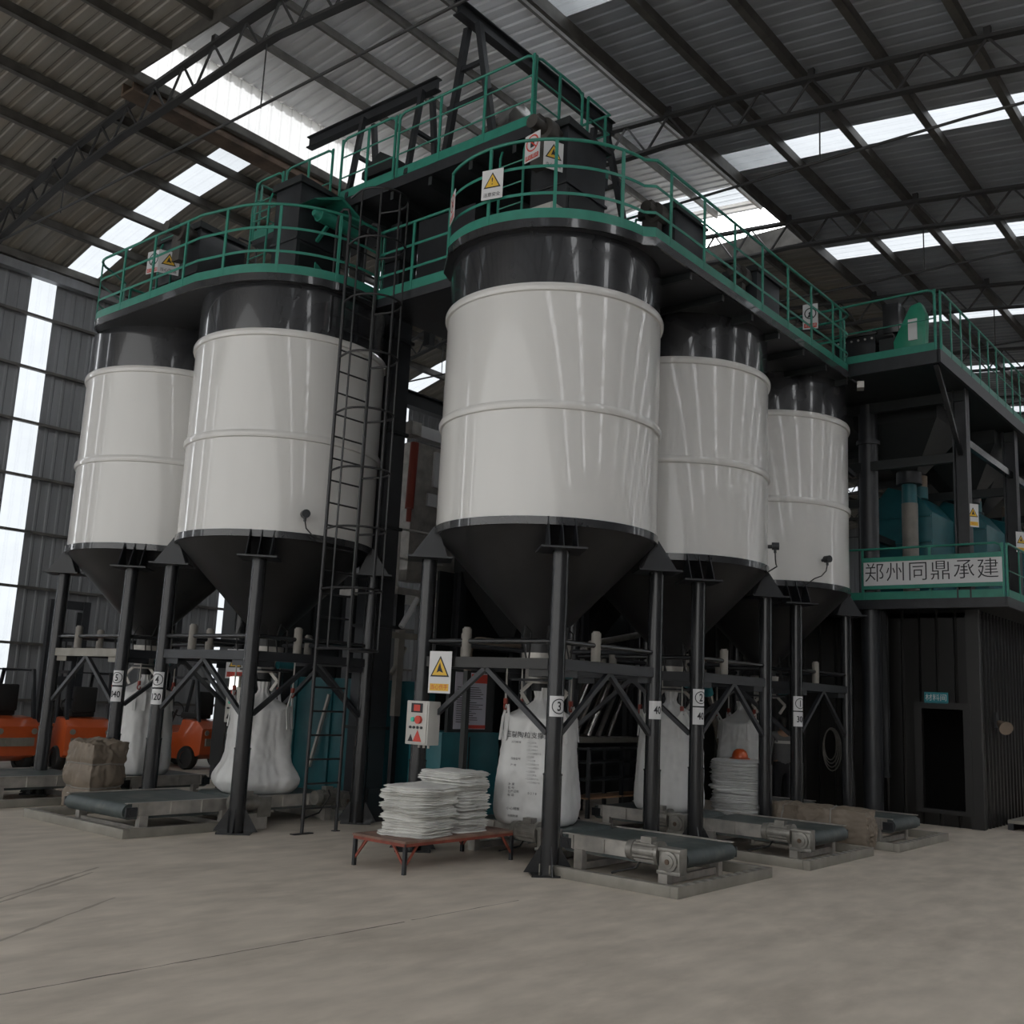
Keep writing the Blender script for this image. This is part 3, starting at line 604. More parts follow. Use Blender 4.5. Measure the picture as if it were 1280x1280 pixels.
# ------------------------------------------------------------------ control boxes
def control_box(label, c, lit=True, w=.40, h=.56, d=.22):
    x, y, z = c; t = empty('control_box', c, label, 'control box')
    m = MB(); m.box2((x, y - w / 2, z - h / 2), (x + d, y + w / 2, z + h / 2)); m.build('cabinet', 'box', t, bevel=.01)
    m = MB(); m.box2((x - .012, y - w / 2 + .02, z - h / 2 + .02), (x, y + w / 2 - .02, z + h / 2 - .02)); dr = m.build('door', 'box', t, bevel=.004)
    if lit:
        m = MB(); m.box2((x - .02, y - .10, z + .13), (x - .012, y + .10, z + .25)); m.build('display', 'ink', dr)
        m = MB(); m.box2((x - .024, y - .06, z + .15), (x - .02, y + .05, z + .23)); m.build('readout', 'red', dr)
        m = MB(); m.tube((x - .012, y - .05, z + .04), (x - .05, y - .05, z + .04), .052, 20); m.build('stop_button', 'red', dr)
        m = MB(); m.tube((x - .012, y + .06, z + .04), (x - .035, y + .06, z + .04), .03, 16); m.build('start_button', 'lamp', dr)
        m = MB()
        for k in range(4): m.tube((x - .012, y + .10 - k * .066, z - .06), (x - .03, y + .10 - k * .066, z - .06), .018, 12)
        m.build('switch', 'steel', dr)
        for yy, s, c2 in ((.09, .05, 'ink'), (-.03, .08, 'red')):
            m = MB(); m.add([(x - .014, y + yy + s, z - .24), (x - .014, y + yy - s, z - .24), (x - .014, y + yy, z - .24 + s * 1.9)], [(0, 1, 2)]); m.build('warning_triangle', c2, dr, sharp=0)
        m = MB()
        for k in range(4): m.tube((x + d / 2, y + .13 - k * .085, z - h / 2), (x + d / 2, y + .13 - k * .085, z - h / 2 - .04), .018, 10)
        m.build('cable_gland', 'galv', t)
    else:
        m = MB(); m.add([(x - .015, y + .09, z - .14), (x - .015, y - .09, z - .14), (x - .015, y, z + .02)], [(0, 1, 2)]); m.build('warning_triangle', 'yellow', dr, sharp=0)
        m = MB(); m.add([(x - .016, y + .02, z - .11), (x - .016, y - .02, z - .12), (x - .016, y, z - .02)], [(0, 1, 2)]); m.build('pictogram', 'ink', dr, sharp=0)
        m = MB(); m.path([(x + d * .3, y - w / 2, z - .1), (x + d * .3, y - w / 2 - .08, z - .1), (x + d * .3, y - w / 2 - .08, z + .12), (x + d * .3, y - w / 2, z + .12)], .012, 8); m.build('side_handle', 'steel', t)
    return t
control_box('pale grey control box with red and green buttons on the nearest silo leg', (-1.30, .98, 1.62))
control_box('dim control box with red buttons behind the left bulk bag', (-.30, 6.35, 1.66), w=.42, h=.6)
control_box('white box with a yellow triangle standing on top of the nearest silo', (-1.0, -.45, 8.36), False, .42, .44, .3)
t = empty('indicator_light', (-.28, 6.38, 2.02), 'small bright white indicator between sign and control box behind the left bulk bag', 'light')
e = bpy.data.materials.new('lit_indicator'); e.use_nodes = True; e.node_tree.nodes['Principled BSDF'].inputs['Emission Color'].default_value = (1, 1, .95, 1); e.node_tree.nodes['Principled BSDF'].inputs['Emission Strength'].default_value = 1.0
M['lit'] = e
m = MB(); m.box((-.30, 6.38, 2.02), (.06, .17, .22)); m.build('lens', 'lit', t, bevel=.01)
m = MB(); m.box((-.24, 6.38, 2.02), (.06, .2, .25)); m.build('bracket', 'box', t)

# ------------------------------------------------------------------ belt conveyors and their floor frames (local: belt runs along -Y, front at y=0)
def conveyor(name_label, loc, rz, L=1.75, Wd=1.2, motor='front', side=-1, h=.40):
    t = empty('belt_conveyor', (0, 0, 0), name_label, 'conveyor', 'low belt conveyors under the silos')
    r = .10; zc = h - r
    prof = [(V(0, r * 0, 0))]; pts = [(-r * math.sin(u), r * math.cos(u)) for u in [PI * k / 10 for k in range(11)]]
    loop = [(r + a, zc + b) for a, b in pts] + [(L - r - a, zc - b) for a, b in [(-r * math.sin(u), r * math.cos(u)) for u in [PI * k / 10 for k in range(11)]]]
    m = MB(); n = len(loop); hw = Wd / 2 - .06
    m.add([V(x, y, z) for x in (-hw, hw) for y, z in loop], [(i, (i + 1) % n, n + (i + 1) % n, n + i) for i in range(n)] + [tuple(range(n - 1, -1, -1)), tuple(range(n, 2 * n))]); m.build('belt', 'belt', t)
    for s in (-1, 1):
        m = MB(); x = s * (hw + .03); m.box2((x - .006, .12, h - .16), (x + .006, L - .12, h + .012)); m.box2((x - .03 * (s > 0), .12, h - .16), (x + .03 * (s < 0), L - .12, h - .15)); m.box2((x - (.05 if s > 0 else .02), .04, h + .004), (x + (.02 if s > 0 else .05), L - .04, h + .014))
        for k in range(4): m.box2((x + s * .006, .2 + k * (L - .4) / 3, h - .15), (x + s * .03, .22 + k * (L - .4) / 3, h))
        m.build('side_rail', 'galv', t)
        for y in (.28, L - .3):
            m = MB(); m.box2((x - .05, y - .06, .0), (x + .05, y + .06, h - .15)); m.build('leg', 'galv', t)
        for y in (r, L - r):
            m = MB(); m.tube((s * hw, y, zc), (s * (hw + .07), y, zc), .045, 14); m.box((s * (hw + .05), y + .0, zc), (.03, .16, .12)); m.build('bearing', 'steel', t)
    for y in (.28, L - .3): m = MB(); m.box2((-hw, y - .03, .02), (hw, y + .03, .10)); m.build('cross_member', 'galv', t)
    if motor:
        y0, dy = (r, 1) if motor == 'front' else (L - r, -1)
        x = side * (hw + .17)
        m = MB(); m.box((x, y0, zc + .0), (.17, .26, .28)); m.box((x + side * .09, y0, zc + .12), (.02, .30, .04)); m.box((x + side * .09, y0, zc - .12), (.02, .30, .04)); m.tube((x + side * .085, y0, zc), (x + side * .115, y0, zc), .11, 24); m.tube((x + side * .115, y0, zc), (x + side * .13, y0, zc), .075, 20)
        gb = m.build('gearbox', 'alu', t, bevel=.006)
        m = MB(); m.tube((x + side * .13, y0, zc), (x + side * .134, y0, zc), .03, 18); m.tube((x + side * .134, y0, zc), (x + side * .14, y0, zc), .022, 14); m.build('shaft_seal', 'rust', gb)
        ym = y0 + dy * .14; m = MB(); m.tube((x, ym, zc + .06), (x, ym + dy * .04, zc + .06), .135, 24); m.tube((x, ym + dy * .04, zc + .06), (x, ym + dy * .34, zc + .06), .105, 24); m.tube((x, ym + dy * .34, zc + .06), (x, ym + dy * .43, zc + .06), .118, 24, r2=.105)
        for k in range(14):
            u = 2 * PI * k / 14; m.bar((x + .108 * math.cos(u), ym + dy * .06, zc + .06 + .108 * math.sin(u)), (x + .108 * math.cos(u), ym + dy * .33, zc + .06 + .108 * math.sin(u)), .008, .02)
        m.box((x, ym + dy * .18, zc + .19), (.11, .14, .07)); mo = m.build('motor', 'alu', t)
        m = MB(); m.path([(x + .05, ym + dy * .2, zc + .17), (x + .16, ym + dy * .25, zc + .1), (x + .1, ym + dy * .4, zc - .15), (x + .05, ym + dy * .7, .06)], .012, 6); m.build('cable', 'black2', mo)
    t.location = loc; t.rotation_euler = (0, 0, rz)
    return t
def pit_frame(label, loc, rz, L=1.9, Wd=2.25):
    t = empty('floor_frame', (0, 0, 0), label, 'frame', 'steel channel frames on the floor')
    w, hh = .10, .12
    for nm, a, b in (('channel', (-Wd / 2, 0), (Wd / 2, w)), ('channel', (-Wd / 2, w), (-Wd / 2 + w, L)), ('channel', (Wd / 2 - w, w), (Wd / 2, L))):
        m = MB(); m.box2((a[0], a[1], 0), (b[0], b[1], hh)); m.build('channel', 'pit', t, bevel=.006)
    m = MB()
    for k in range(11): m.extr([(0, 0), (.09, 0), (.13, .1), (.04, .1)], (-Wd / 2 + .08 + k * .195, 0, hh + .001), (1, 0, 0), (0, 1, 0), (0, 0, .001))
    m.build('hazard_stripe', 'galv', t, sharp=0)
    t.location = loc; t.rotation_euler = (0, 0, rz)
pit_frame('floor frame around the front conveyor of the nearest silo', (-.075, -2.87, 0), 0, 1.85, 2.25)
pit_frame('floor frame around the conveyor in front of silo number 2', (3.08, -2.95, 0), 0, 1.95, 2.23)
pit_frame('floor frame around the conveyor by the dark room door', (6.08, -3.07, 0), 0, 1.95, 2.35)
pit_frame('floor frame around the conveyor at the foot of the ladder silo', (-3.66, 5.08, 0), -PI / 2, 1.75, 2.65)
pit_frame('floor frame cut by the left edge of the photo', (-3.75, 8.75, 0), -PI / 2, 1.75, 2.6)
conveyor('belt conveyor nearest to the camera, with motor and gearbox at its front', (.02, -2.62, 0), 0, 1.75, 1.25)
conveyor('belt conveyor between the long beige bale and the nearest conveyor, gearbox at its front', (3.25, -2.72, 0), 0, 1.85, 1.25)
conveyor('belt conveyor emerging from behind the beige bales near the dark room', (6.1, -2.8, 0), 0, 1.85, 1.25, side=-1, motor='back')
conveyor('belt conveyor in front of the ladder silo, bare dark roller towards the camera', (-3.55, 4.75, 0), -PI / 2, 1.85, 1.6, motor=None)
conveyor('belt conveyor beside the standing beige bale at the left photo edge', (-3.6, 8.75, 0), -PI / 2, 1.9, 1.6, motor=None)
conveyor('belt conveyor carrying the printed bulk bag under the nearest silo', (.16, -.78, 0), 0, 1.75, 1.2, side=-1)
conveyor('belt conveyor carrying the bulk bag under silo number 2', (3.3, -.78, 0), 0, 1.75, 1.2, side=-1)
conveyor('belt conveyor carrying the bulk bag under the ladder silo, motor behind the ladder', (-1.62, 4.66, 0), -PI / 2, 1.85, 1.3, side=1, motor='back')
conveyor('belt conveyor carrying the bulk bag under the silo closest to the wall', (-1.62, 8.04, 0), -PI / 2, 1.75, 1.3, motor=None)
conveyor('belt conveyor under the half-hidden bulk bag of silo number 1', (6.9, -.78, 0), 0, 1.6, .95, motor=None)
# loose motor at the joint of the two conveyors under the ladder silo
t = empty('gear_motor', (-1.72, 3.78, .3), 'grey geared motor where two conveyors meet beside the ladder silo front leg', 'motor')
m = MB(); m.tube((-1.95, 3.78, .36), (-1.62, 3.78, .36), .11, 24); m.tube((-2.02, 3.78, .36), (-1.95, 3.78, .36), .13, 24); m.box((-1.78, 3.78, .49), (.14, .11, .07)); m.build('motor', 'alu', t)
m = MB(); m.box((-1.52, 3.80, .30), (.24, .22, .28)); m.build('gearbox', 'alu', t, bevel=.01)
m = MB(); m.box((-1.7, 3.80, .11), (.5, .2, .22)); m.build('bracket', 'galv', t)
# ------------------------------------------------------------------ bulk bags
def bulk_bag(label, loc, rz, h=1.32, a0=.47, seed=0, printed=False, hook_z=1.5, slump=1.0, neck=True):
    t = empty('bulk_bag', (0, 0, 0), label, 'bulk bag', 'white bulk bags under the silos'); rnd = random.Random(seed); so = rnd.random() * 50
    def prof(q):                                     # q = 0..1 up the wall: half width and squareness
        a = a0 * (1.0 + .17 * slump * math.exp(-((q - .16) / .17) ** 2) - .05 * q); n = 2.6 + 1.6 * math.sin(PI * min(1, q + .15))
        if q < .07: a *= .90 + .10 * (q / .07) ** .5
        return a, n
    nu, nv = 120, 48; vs = []
    def wr(u, q): 
        c, s_ = math.cos(u), math.sin(u); n1 = noise.noise(V(c * 2.4 + so, s_ * 2.4, q * 2.0)); n2 = noise.noise(V(c * 5 + so, s_ * 5, q * 2.2)); n3 = noise.noise(V(c * 3, s_ * 3 + so, q * 7 + c * 2))
        return .030 * n1 + .030 * (.35 - abs(n2)) + .022 * (.3 - abs(n3)) + .006 * noise.noise(V(c * 14, s_ * 14 + so, q * 20))
    for v in range(nv + 1):
        q = v / nv; a, n = prof(q)
        for k in range(nu):
            u = 2 * PI * k / nu; c, s = math.cos(u), math.sin(u); r = a / (abs(c) ** n + abs(s) ** n) ** (1 / n) + wr(u, q)
            corner = abs(math.sin(2 * u)) ** 6; vs.append(V(r * c, r * s, h * q + (.07 * corner * max(0, q - .75) / .25)))
    top = [(.93, .035), (.72, .09), (.5, .15), (.32, .20), (.20, .25), (.17, .30), (.20, .36), (.22, .42)] if neck else [(.9, .02), (.6, .03), (.3, .03)]
    a, n = prof(1.)
    for fr, dz in top:
        for k in range(nu):
            u = 2 * PI * k / nu; c, s = math.cos(u), math.sin(u); nn = 2 + (n - 2) * fr; r = a * fr / (abs(c) ** nn + abs(s) ** nn) ** (1 / nn) + wr(u, 1) * fr
            r *= 1 + .08 * math.sin(9 * u + so) * (1 - fr); vs.append(V(r * c, r * s, h + dz + .05 * abs(math.sin(2 * u)) ** 6 * max(0, fr - .5)))
    m = MB(); L = nv + len(top); m.add(vs, [(v * nu + k, v * nu + (k + 1) % nu, (v + 1) * nu + (k + 1) % nu, (v + 1) * nu + k) for v in range(L) for k in range(nu)] + [tuple(range(nu - 1, -1, -1)), tuple(range(L * nu, (L + 1) * nu))]); m.build('bag_body', 'bag', t, sharp=60)
    for sx, sy in ((-1, -1), (1, -1), (-1, 1), (1, 1)):
        o_ = V(sx, sy, 0).normalized(); p = o_ * (a0 * 1.09); q = o_ * .5; w = V(-sy, sx, 0).normalized()
        m = MB()
        for k in (-.08, .08): m.bar(p + w * k + Z * (h - .28) + o_ * .004, p + w * k + Z * (h + .02) - o_ * .03, .05, .012, o_); m.bar(p + w * k + Z * (h + .01) - o_ * .03, q + w * (k * .2) + Z * hook_z, .05, .012, o_)
        m.build('lifting_loop', 'bag', t)
    if printed:
        m = MB(); rnd = random.Random(3)
        def put(body, size, y, z, al='CENTER'):
            v2, f2 = text_geo(body, size, al); out = []
            for x_, y_ in v2:
                yy = y + x_; zz = z + y_; qq = max(0, min(1, zz / h)); a, n = prof(qq); xx = (a ** n - min(abs(yy), a * .95) ** n) ** (1 / n); u = math.atan2(-yy, -xx); c_, s_ = math.cos(u), math.sin(u); r = a / (abs(c_) ** n + abs(s_) ** n) ** (1 / n) + wr(u, qq) + .012; out.append(V(r * c_, r * s_, zz))
            m.add(out, f2)
        put('压裂陶粒支撑剂', .085, -.02, 1.12)
        put('执行标准', .032, -.22, 1.03, 'LEFT'); put('规格型号', .032, -.22, .82, 'LEFT'); put('产 地', .032, -.22, .74, 'LEFT')
        for k in range(12): put('一二三四五六七八'[: 4 + rnd.randrange(4)], .024, -.02 + .02 * (k % 2), 1.03 - k * .045, 'LEFT')
        for k, s in enumerate(('净 重', '批 号', '生产日期', '电 话')): put(s, .034, -.24, .50 - k * .045, 'LEFT')
        put('0 3 7 8', .04, .02, .40, 'LEFT'); put('小心轻放', .04, -.16, .20); put('防雨防潮', .032, -.16, .11)
        m.build('lettering', 'ink', t, sharp=0)
    t.location = loc; t.rotation_euler = (0, 0, rz); return t
bulk_bag('printed white bulk bag hanging under the nearest silo, black lettering on its side', (.02, -.02, .405), rad(22), seed=1, printed=True, hook_z=1.5, slump=.22, a0=.505)
bulk_bag('white bulk bag hanging between the legs marked 40 under silo number 2', (3.28, -.1, .405), rad(8), h=1.38, seed=2, slump=.25)
bulk_bag('slumped white bulk bag beside the caged ladder under the ladder silo', (-.985, 4.66, .405), rad(-20), h=1.24, seed=3, slump=1.9, a0=.46)
bulk_bag('white bulk bag behind the leg with circled 4, under the silo nearest the wall', (-.95, 8.04, .405), rad(5), h=1.36, seed=4, slump=.25, a0=.45)
bulk_bag('pale bulk bag glimpsed behind the bag stack, under silo number 1', (6.85, .5, .405), rad(10), h=1.3, seed=5, slump=.3, a0=.40)

# ------------------------------------------------------------------ folded bags, table, bales
t = empty('bag_table', (-1.52, .25, 0), 'low rusty red table under the stack of folded white bags', 'table')
m = MB(); m.box2((-2.56, -.19, .335), (-.62, .69, .36)); m.build('tabletop', 'redwood', t)
m = MB()
for y in (-.17, .67): m.bar((-2.54, y, .32), (-.64, y, .32), .03, .04)
for x in (-2.54, -.64): m.bar((x, -.17, .32), (x, .67, .32), .03, .04)
m.build('apron', 'redleg', t)
for x, y in ((-2.53, .66), (-2.53, -.16), (-.65, -.16), (-.65, .66)):
    m = MB(); m.box2((x - .02, y - .02, 0), (x + .02, y + .02, .335)); lg = m.build('leg', 'steel', t)
    m = MB(); dx = .2 if x < -1 else -.2; dy = .2 if y < 0 else -.2; m.bar((x, y, .08), (x + dx, y, .31), .02, .025); m.bar((x, y, .08), (x, y + dy, .31), .02, .025); m.build('brace', 'redleg', lg)
def folded_bag(label, group, loc, rz, L=.78, Wd=.6, th=.044, seed=0, mt='cloth'):
    rnd = random.Random(seed); so = rnd.random() * 90; n = 72; folds = rnd.choice((2, 3, 3)); vs = []; rows = []
    lev = []
    for f in range(folds):
        for q, ins in ((.04, .022), (.3, .003), (.5, 0), (.7, .003), (.96, .022)): lev.append((((f + q) / folds - .5) * th, ins + rnd.uniform(0, .012)))
    sh = [rnd.uniform(-.018, .018) for _ in range(folds)]; sh2 = [rnd.uniform(-.018, .018) for _ in range(folds)]
    def lift(x, y): return .016 * noise.noise(V(x * 2.6 + so, y * 2.6, 2)) + .008 * noise.noise(V(x * 8 + so, y * 8, 4)) - .035 * max(0, max(abs(x) / (L / 2), abs(y) / (Wd / 2)) - .72) * (1 + noise.noise(V(x * 5, y * 5, so)))
    def ring(z, ins, f):
        for k in range(n):
            u = 2 * PI * k / n; c, s_ = math.cos(u), math.sin(u); e_ = 5.5; q = 1 / (abs(c) ** e_ + abs(s_) ** e_) ** (1 / e_)
            r = 1 + .05 * noise.noise(V(c * 1.8 + so, s_ * 1.8, f * 3.1)) + .022 * noise.noise(V(c * 6 + so, s_ * 6, f * 2.3))
            x = c * q * r * (L / 2 - ins) + sh[f]; y = s_ * q * r * (Wd / 2 - ins) + sh2[f]; vs.append(V(x, y, z + lift(x, y)))
    for i, (z, ins) in enumerate(lev): ring(z, ins, i // 5)
    m = MB(); base = len(lev)
    for sgn, zz in ((1, th / 2), (-1, -th / 2)):
        for fr in (.93, .75, .5, .25):
            src = vs[(base - 1) * n: base * n] if sgn > 0 else vs[0: n]
            vs += [V(p.x * fr, p.y * fr, zz + .004 * sgn + lift(p.x * fr, p.y * fr) + .006 * noise.noise(V(p.x * fr * 7, p.y * fr * 7 + so, 9))) for p in src]
    fs = [(i * n + k, i * n + (k + 1) % n, (i + 1) * n + (k + 1) % n, (i + 1) * n + k) for i in range(base - 1) for k in range(n)]
    top = [base - 1] + [base + i for i in range(4)]; bot = [0] + [base + 4 + i for i in range(4)]
    fs += [(a * n + k, a * n + (k + 1) % n, b * n + (k + 1) % n, b * n + k) for a, b in zip(top, top[1:]) for k in range(n)] + [tuple(top[-1] * n + k for k in range(n))]
    fs += [(b * n + k, b * n + (k + 1) % n, a * n + (k + 1) % n, a * n + k) for a, b in zip(bot, bot[1:]) for k in range(n)] + [tuple(bot[-1] * n + k for k in reversed(range(n)))]
    m.add(vs, fs); o = m.build('folded_bag', mt, None, sharp=75); o.location = loc; o.rotation_euler = (0, 0, rz); tag(o, label, 'folded bag', group); return o
def pile(cx, cy, z, n, th, L, Wd, group, where, rz=0., seed=0, mt='cloth'):
    rnd = random.Random(seed)
    for k in range(n):
        nm = 'lowest' if k == 0 else 'topmost' if k == n - 1 else ordinal(n - 1 - k) + ' from the top'
        folded_bag(f'folded white bag, {nm} {where}', group, (cx + rnd.uniform(-.03, .03), cy + rnd.uniform(-.03, .03), z + th * (k + .5)), rz + rnd.uniform(-.08, .08), L + rnd.uniform(-.05, .05), Wd + rnd.uniform(-.04, .04), th * 1.12, seed * 100 + k, mt)
pile(-1.98, .20, .362, 12, .047, .74, .72, 'folded bags on the table', 'of the left pile on the red table', .12, 1)
pile(-1.26, .30, .362, 15, .047, .70, .70, 'folded bags on the table', 'of the right pile on the red table', .05, 2)
t = empty('pallet', (4.8, -.4, 0), 'low dark pallet under the folded bag stack behind conveyor number 2', 'pallet')
m = MB()
for k in range(6): m.box2((4.1 + k * .26, -.97, .2), (4.32 + k * .26, .15, .23))
m.build('deck_boards', 'rust', t)
for y in (-.95, -.45, .05):
    m = MB(); m.box2((4.1, y, 0), (5.62, y + .1, .2)); m.build('bearer', 'rust', t)
pile(4.86, -.50, .235, 14, .066, .95, .85, 'folded bags by conveyor number 2', 'of the pile behind conveyor number 2', .3, 4, 'bag')
pile(5.45, -.40, .235, 6, .07, .5, .5, 'folded bags beside the tall pile', 'of the low pile beside the person', .5, 5, 'bag')
t = empty('hard_hat', (5.0, -.42, 1.17), 'orange safety helmet lying on the folded bag stack', 'helmet')
m = MB(); m.lathe([(0.001, .15), (.06, .145), (.105, .11), (.13, .05), (.135, 0)], 28, (5.0, -.42, 1.18)); m.build('shell', 'orange', t)
m = MB(); m.lathe([(.13, 0), (.17, -.012), (.17, -.004), (.13, .012)], 28, (5.0, -.42, 1.18)); m.build('brim', 'orange', t)
def bale(label, loc, size, rz=0., bands=2, seed=0, upright=False):
    t = empty('wrapped_bale', (0, 0, 0), label, 'bale', 'beige wrapped bales'); sx, sy, sz = size; n = 34; vs = []; so = seed * 13.
    def P(x, y, z):
        v = V(x, y, z); m_ = max(abs(x), abs(y), abs(z)); rr = v.normalized() * m_ * 1.18; q = v.lerp(rr, .36)
        dent = 1 - .09 * sum(math.exp(-((y - (-1 + 2 * (b + 1) / (bands + 1))) / .10) ** 2) for b in range(bands))
        q = V(q.x * dent, q.y, q.z * dent) + V(1, 1, 1) * 0
        q *= 1 + .10 * noise.noise(V(x * 1.6 + so, y * 1.6, z * 1.6)) + 0.11 * (.3 - abs(noise.noise(V(x * 3.2 + so, y * 4, z * 4)))) + .012 * noise.noise(V(x * 12 + so, y * 12, z * 12))
        if upright: return V(q.x * sx / 2, q.z * sy / 2, (q.y + 1) * sz / 2)
        return V(q.x * sx / 2, q.y * sy / 2, (q.z + 1) * sz / 2)
    m = MB()
    for ax in range(3):
        for s in (-1, 1):
            g = []
            for i in range(n + 1):
                for k in range(n + 1):
                    c = [0, 0, 0]; c[ax] = s; c[(ax + 1) % 3] = (i / n * 2 - 1) * s; c[(ax + 2) % 3] = k / n * 2 - 1; g.append(P(*c))
            m.add(g, [(i * (n + 1) + k, (i + 1) * (n + 1) + k, (i + 1) * (n + 1) + k + 1, i * (n + 1) + k + 1) for i in range(n) for k in range(n)])
    m.build('wrapping', 'bale', t, sharp=60)
    for b in range(bands):
        y = -1 + 2 * (b + 1) / (bands + 1); pts = []
        for x, z in [(-1 + k / 6, 1) for k in range(13)] + [(1, 1 - k / 6) for k in range(1, 13)] + [(1 - k / 6, -1) for k in range(1, 13)] + [(-1, -1 + k / 6) for k in range(1, 12)]: pts.append(P(x, y, z))
        m = MB(); m.path(pts, .014, 6, True); m.build('strap', 'pipe', t)
    t.location = loc; t.rotation_euler = (0, 0, rz); return t
bale('long beige wrapped bale lying between two front conveyors, its end towards the camera', (4.74, -2.18, .0), (.60, 1.1, .58), rad(4), 1, 1)
bale('beige wrapped bale lying directly behind the long front bale', (4.95, -1.34, .0), (.58, .6, .56), rad(-3), 1, 2)
bale('upright beige wrapped bale standing between the two left conveyors', (-2.42, 6.78, .0), (.66, .72, 1.05), rad(6), 2, 3, True)

# ------------------------------------------------------------------ forklifts by the back wall
def forklift(label, loc, rz):
    t = empty('forklift', (0, 0, 0), label, 'forklift', 'orange forklifts by the back wall')
    m = MB(); m.extr([(-1.1, .35), (-1.15, .95), (-.95, 1.12), (-.45, 1.15), (-.35, .85), (.35, .75), (.5, .95), (.8, .95), (.85, .35), (.5, .22), (-.7, .22)], (-.52, 0, 0), (0, 1, 0), Z, (1.04, 0, 0)); m.build('body', 'orange', t, bevel=.05)
    m = MB(); m.box2((-.4, -1.13, .55), (.4, -1.16, .72))
    for k in range(4): m.box2((-.25 + k * .14, -1.165, .58), (-.17 + k * .14, -1.17, .68))
    for x in (-.38, .38): m.tube((x, -1.12, .85), (x, -1.17, .85), .06, 14)
    m.build('tail_trim', 'pit', t)
    for x in (-.48, .48):
        for y, r in ((-.7, .27), (.62, .33)):
            m = MB(); m.lathe([(r * .55, -.1), (r * .9, -.1), (r, -.06), (r, .06), (r * .9, .1), (r * .55, .1)], 28); q = m.v; m.v = [V(x + v.z, y + v.x, r + v.y) for v in q]; m.tube((x - .08, y, r), (x + .08, y, r), r * .56, 20); m.build('wheel', 'black2', t)
    for x in (-.46, .46):
        m = MB(); m.bar((x, -.95, 1.05), (x, -.75, 2.1), .07, .07); m.bar((x, .55, .9), (x, .30, 2.1), .06, .06); m.bar((x, -.78, 2.1), (x, .32, 2.1), .06, .06); m.build('guard_post', 'steel', t)
    m = MB()
    for k in range(6): m.bar((-.46, -.7 + k * .2, 2.1), (.46, -.7 + k * .2, 2.1), .04, .03)
    m.build('overhead_guard', 'steel', t)
    m = MB(); m.box((0, -.35, 1.22), (.5, .5, .14)); m.box((0, -.6, 1.52), (.48, .14, .55)); m.build('seat', 'black2', t, bevel=.03)
    m = MB(); m.path([V(.0 + .18 * math.cos(u), .28 + .06 * math.sin(u), 1.35 + .16 * math.sin(u)) for u in [2 * PI * k / 20 for k in range(20)]], .016, 6, True); m.tube((0, .3, 1.33), (0, .5, .95), .03, 8); m.build('steering_wheel', 'black2', t)
    for x in (-.38, .38):
        m = MB(); m.box2((x - .08, .92, .1), (x + .08, 1.12, 3.75)); m.box2((x * .66 - .06, 1.0, .15), (x * .66 + .06, 1.12, 3.5)); m.build('mast_rail', 'steel', t)
    m = MB()
    for z in (.5, 1.9, 2.9, 3.65): m.box2((-.44, .96, z - .1), (.44, 1.08, z + .1))
    m.tube((0, 1.02, .4), (0, 1.02, 2.9), .05, 12); m.build('mast_cross', 'steel', t)
    m = MB(); m.box2((-.5, 1.12, .3), (.5, 1.18, 1.3)); m.build('carriage', 'steel', t)
    for x in (-.3, .3):
        m = MB(); m.box2((x - .06, 1.18, .08), (x + .06, 2.2, .13)); m.box2((x - .06, 1.18, .08), (x + .06, 1.24, .7)); m.build('fork', 'steel', t)
    t.location = loc; t.rotation_euler = (0, 0, rz)
forklift('orange forklift at the left photo edge, mast against the bright wall strip', (-.95, 14.0, 0), rad(8))
forklift('orange forklift behind the left leg of the silo closest to the wall', (.85, 13.8, 0), rad(-8))
forklift('orange forklift seen between the bulk bags under the ladder silo', (3.6, 13.6, 0), rad(10))
t = empty('fire_cabinet', (-.6, 16.5, 0), 'small red box hanging in front of the back wall by the forklifts', 'box')
m = MB(); m.box2((-.9, 16.4, 1.5), (-.3, 16.6, 2.3)); m.build('body', 'redmetal', t, bevel=.02); m = MB(); m.box2((-.7, 16.45, 0), (-.6, 16.55, 1.5)); m.build('post', 'steel', t)
# ------------------------------------------------------------------ plant between the two rows
t = empty('bucket_elevator', (.48, 3.65, 0), 'tall dark rectangular elevator shaft between the ladder silo and the nearest silo', 'elevator')
m = MB(); m.box2((.18, 3.5, .15), (.58, 3.95, 9.9)); m.build('shaft', 'steel', t)
for z in (1.4, 3.0, 4.6, 6.2, 7.8, 9.2):
    m = MB(); m.box2((.14, 3.46, z), (.62, 3.99, z + .05)); m.build('flange', 'under', t)
m = MB(); m.box2((.26, 3.46, 0), (.68, 4.02, .5)); m.build('boot', 'steel', t)
t = empty('machine_tank', (2.2, 5.85, 0), 'large teal machine tank behind the caged ladder', 'tank')
m = MB(); m.box2((1.5, 4.65, .15), (2.9, 7.1, 2.2)); m.build('body', 'teal', t, bevel=.02)
for y in (4.9, 5.9, 6.9):
    m = MB(); m.box2((1.46, y - .04, .15), (1.5, y + .04, 2.2)); m.build('stiffener', 'teal', t)
m = MB(); m.bar((1.43, 6.3, .6), (1.43, 5.9, 1.9), .05, .05); m.build('white_pipe', 'box', t)
for x, y in ((1.6, 4.75), (2.8, 4.75), (1.6, 7.0), (2.8, 7.0)):
    m = MB(); m.box2((x - .06, y - .06, 0), (x + .06, y + .06, .15)); m.build('leg', 'steel', t)
t = empty('teal_cabinet', (1.5, 2.85, 0), 'teal metal cabinet behind the printed bulk bag, notice board on top', 'cabinet')
m = MB(); m.box2((.82, 2.5, .12), (2.2, 3.2, 1.42)); m.build('body', 'teal', t, bevel=.01)
m = MB(); m.box2((1.45, 2.485, .2), (1.47, 2.5, 1.35)); m.build('door_seam', 'black2', t)
m = MB(); m.box2((.82, 2.5, 0), (2.2, 3.2, .12)); m.build('plinth', 'black2', t)
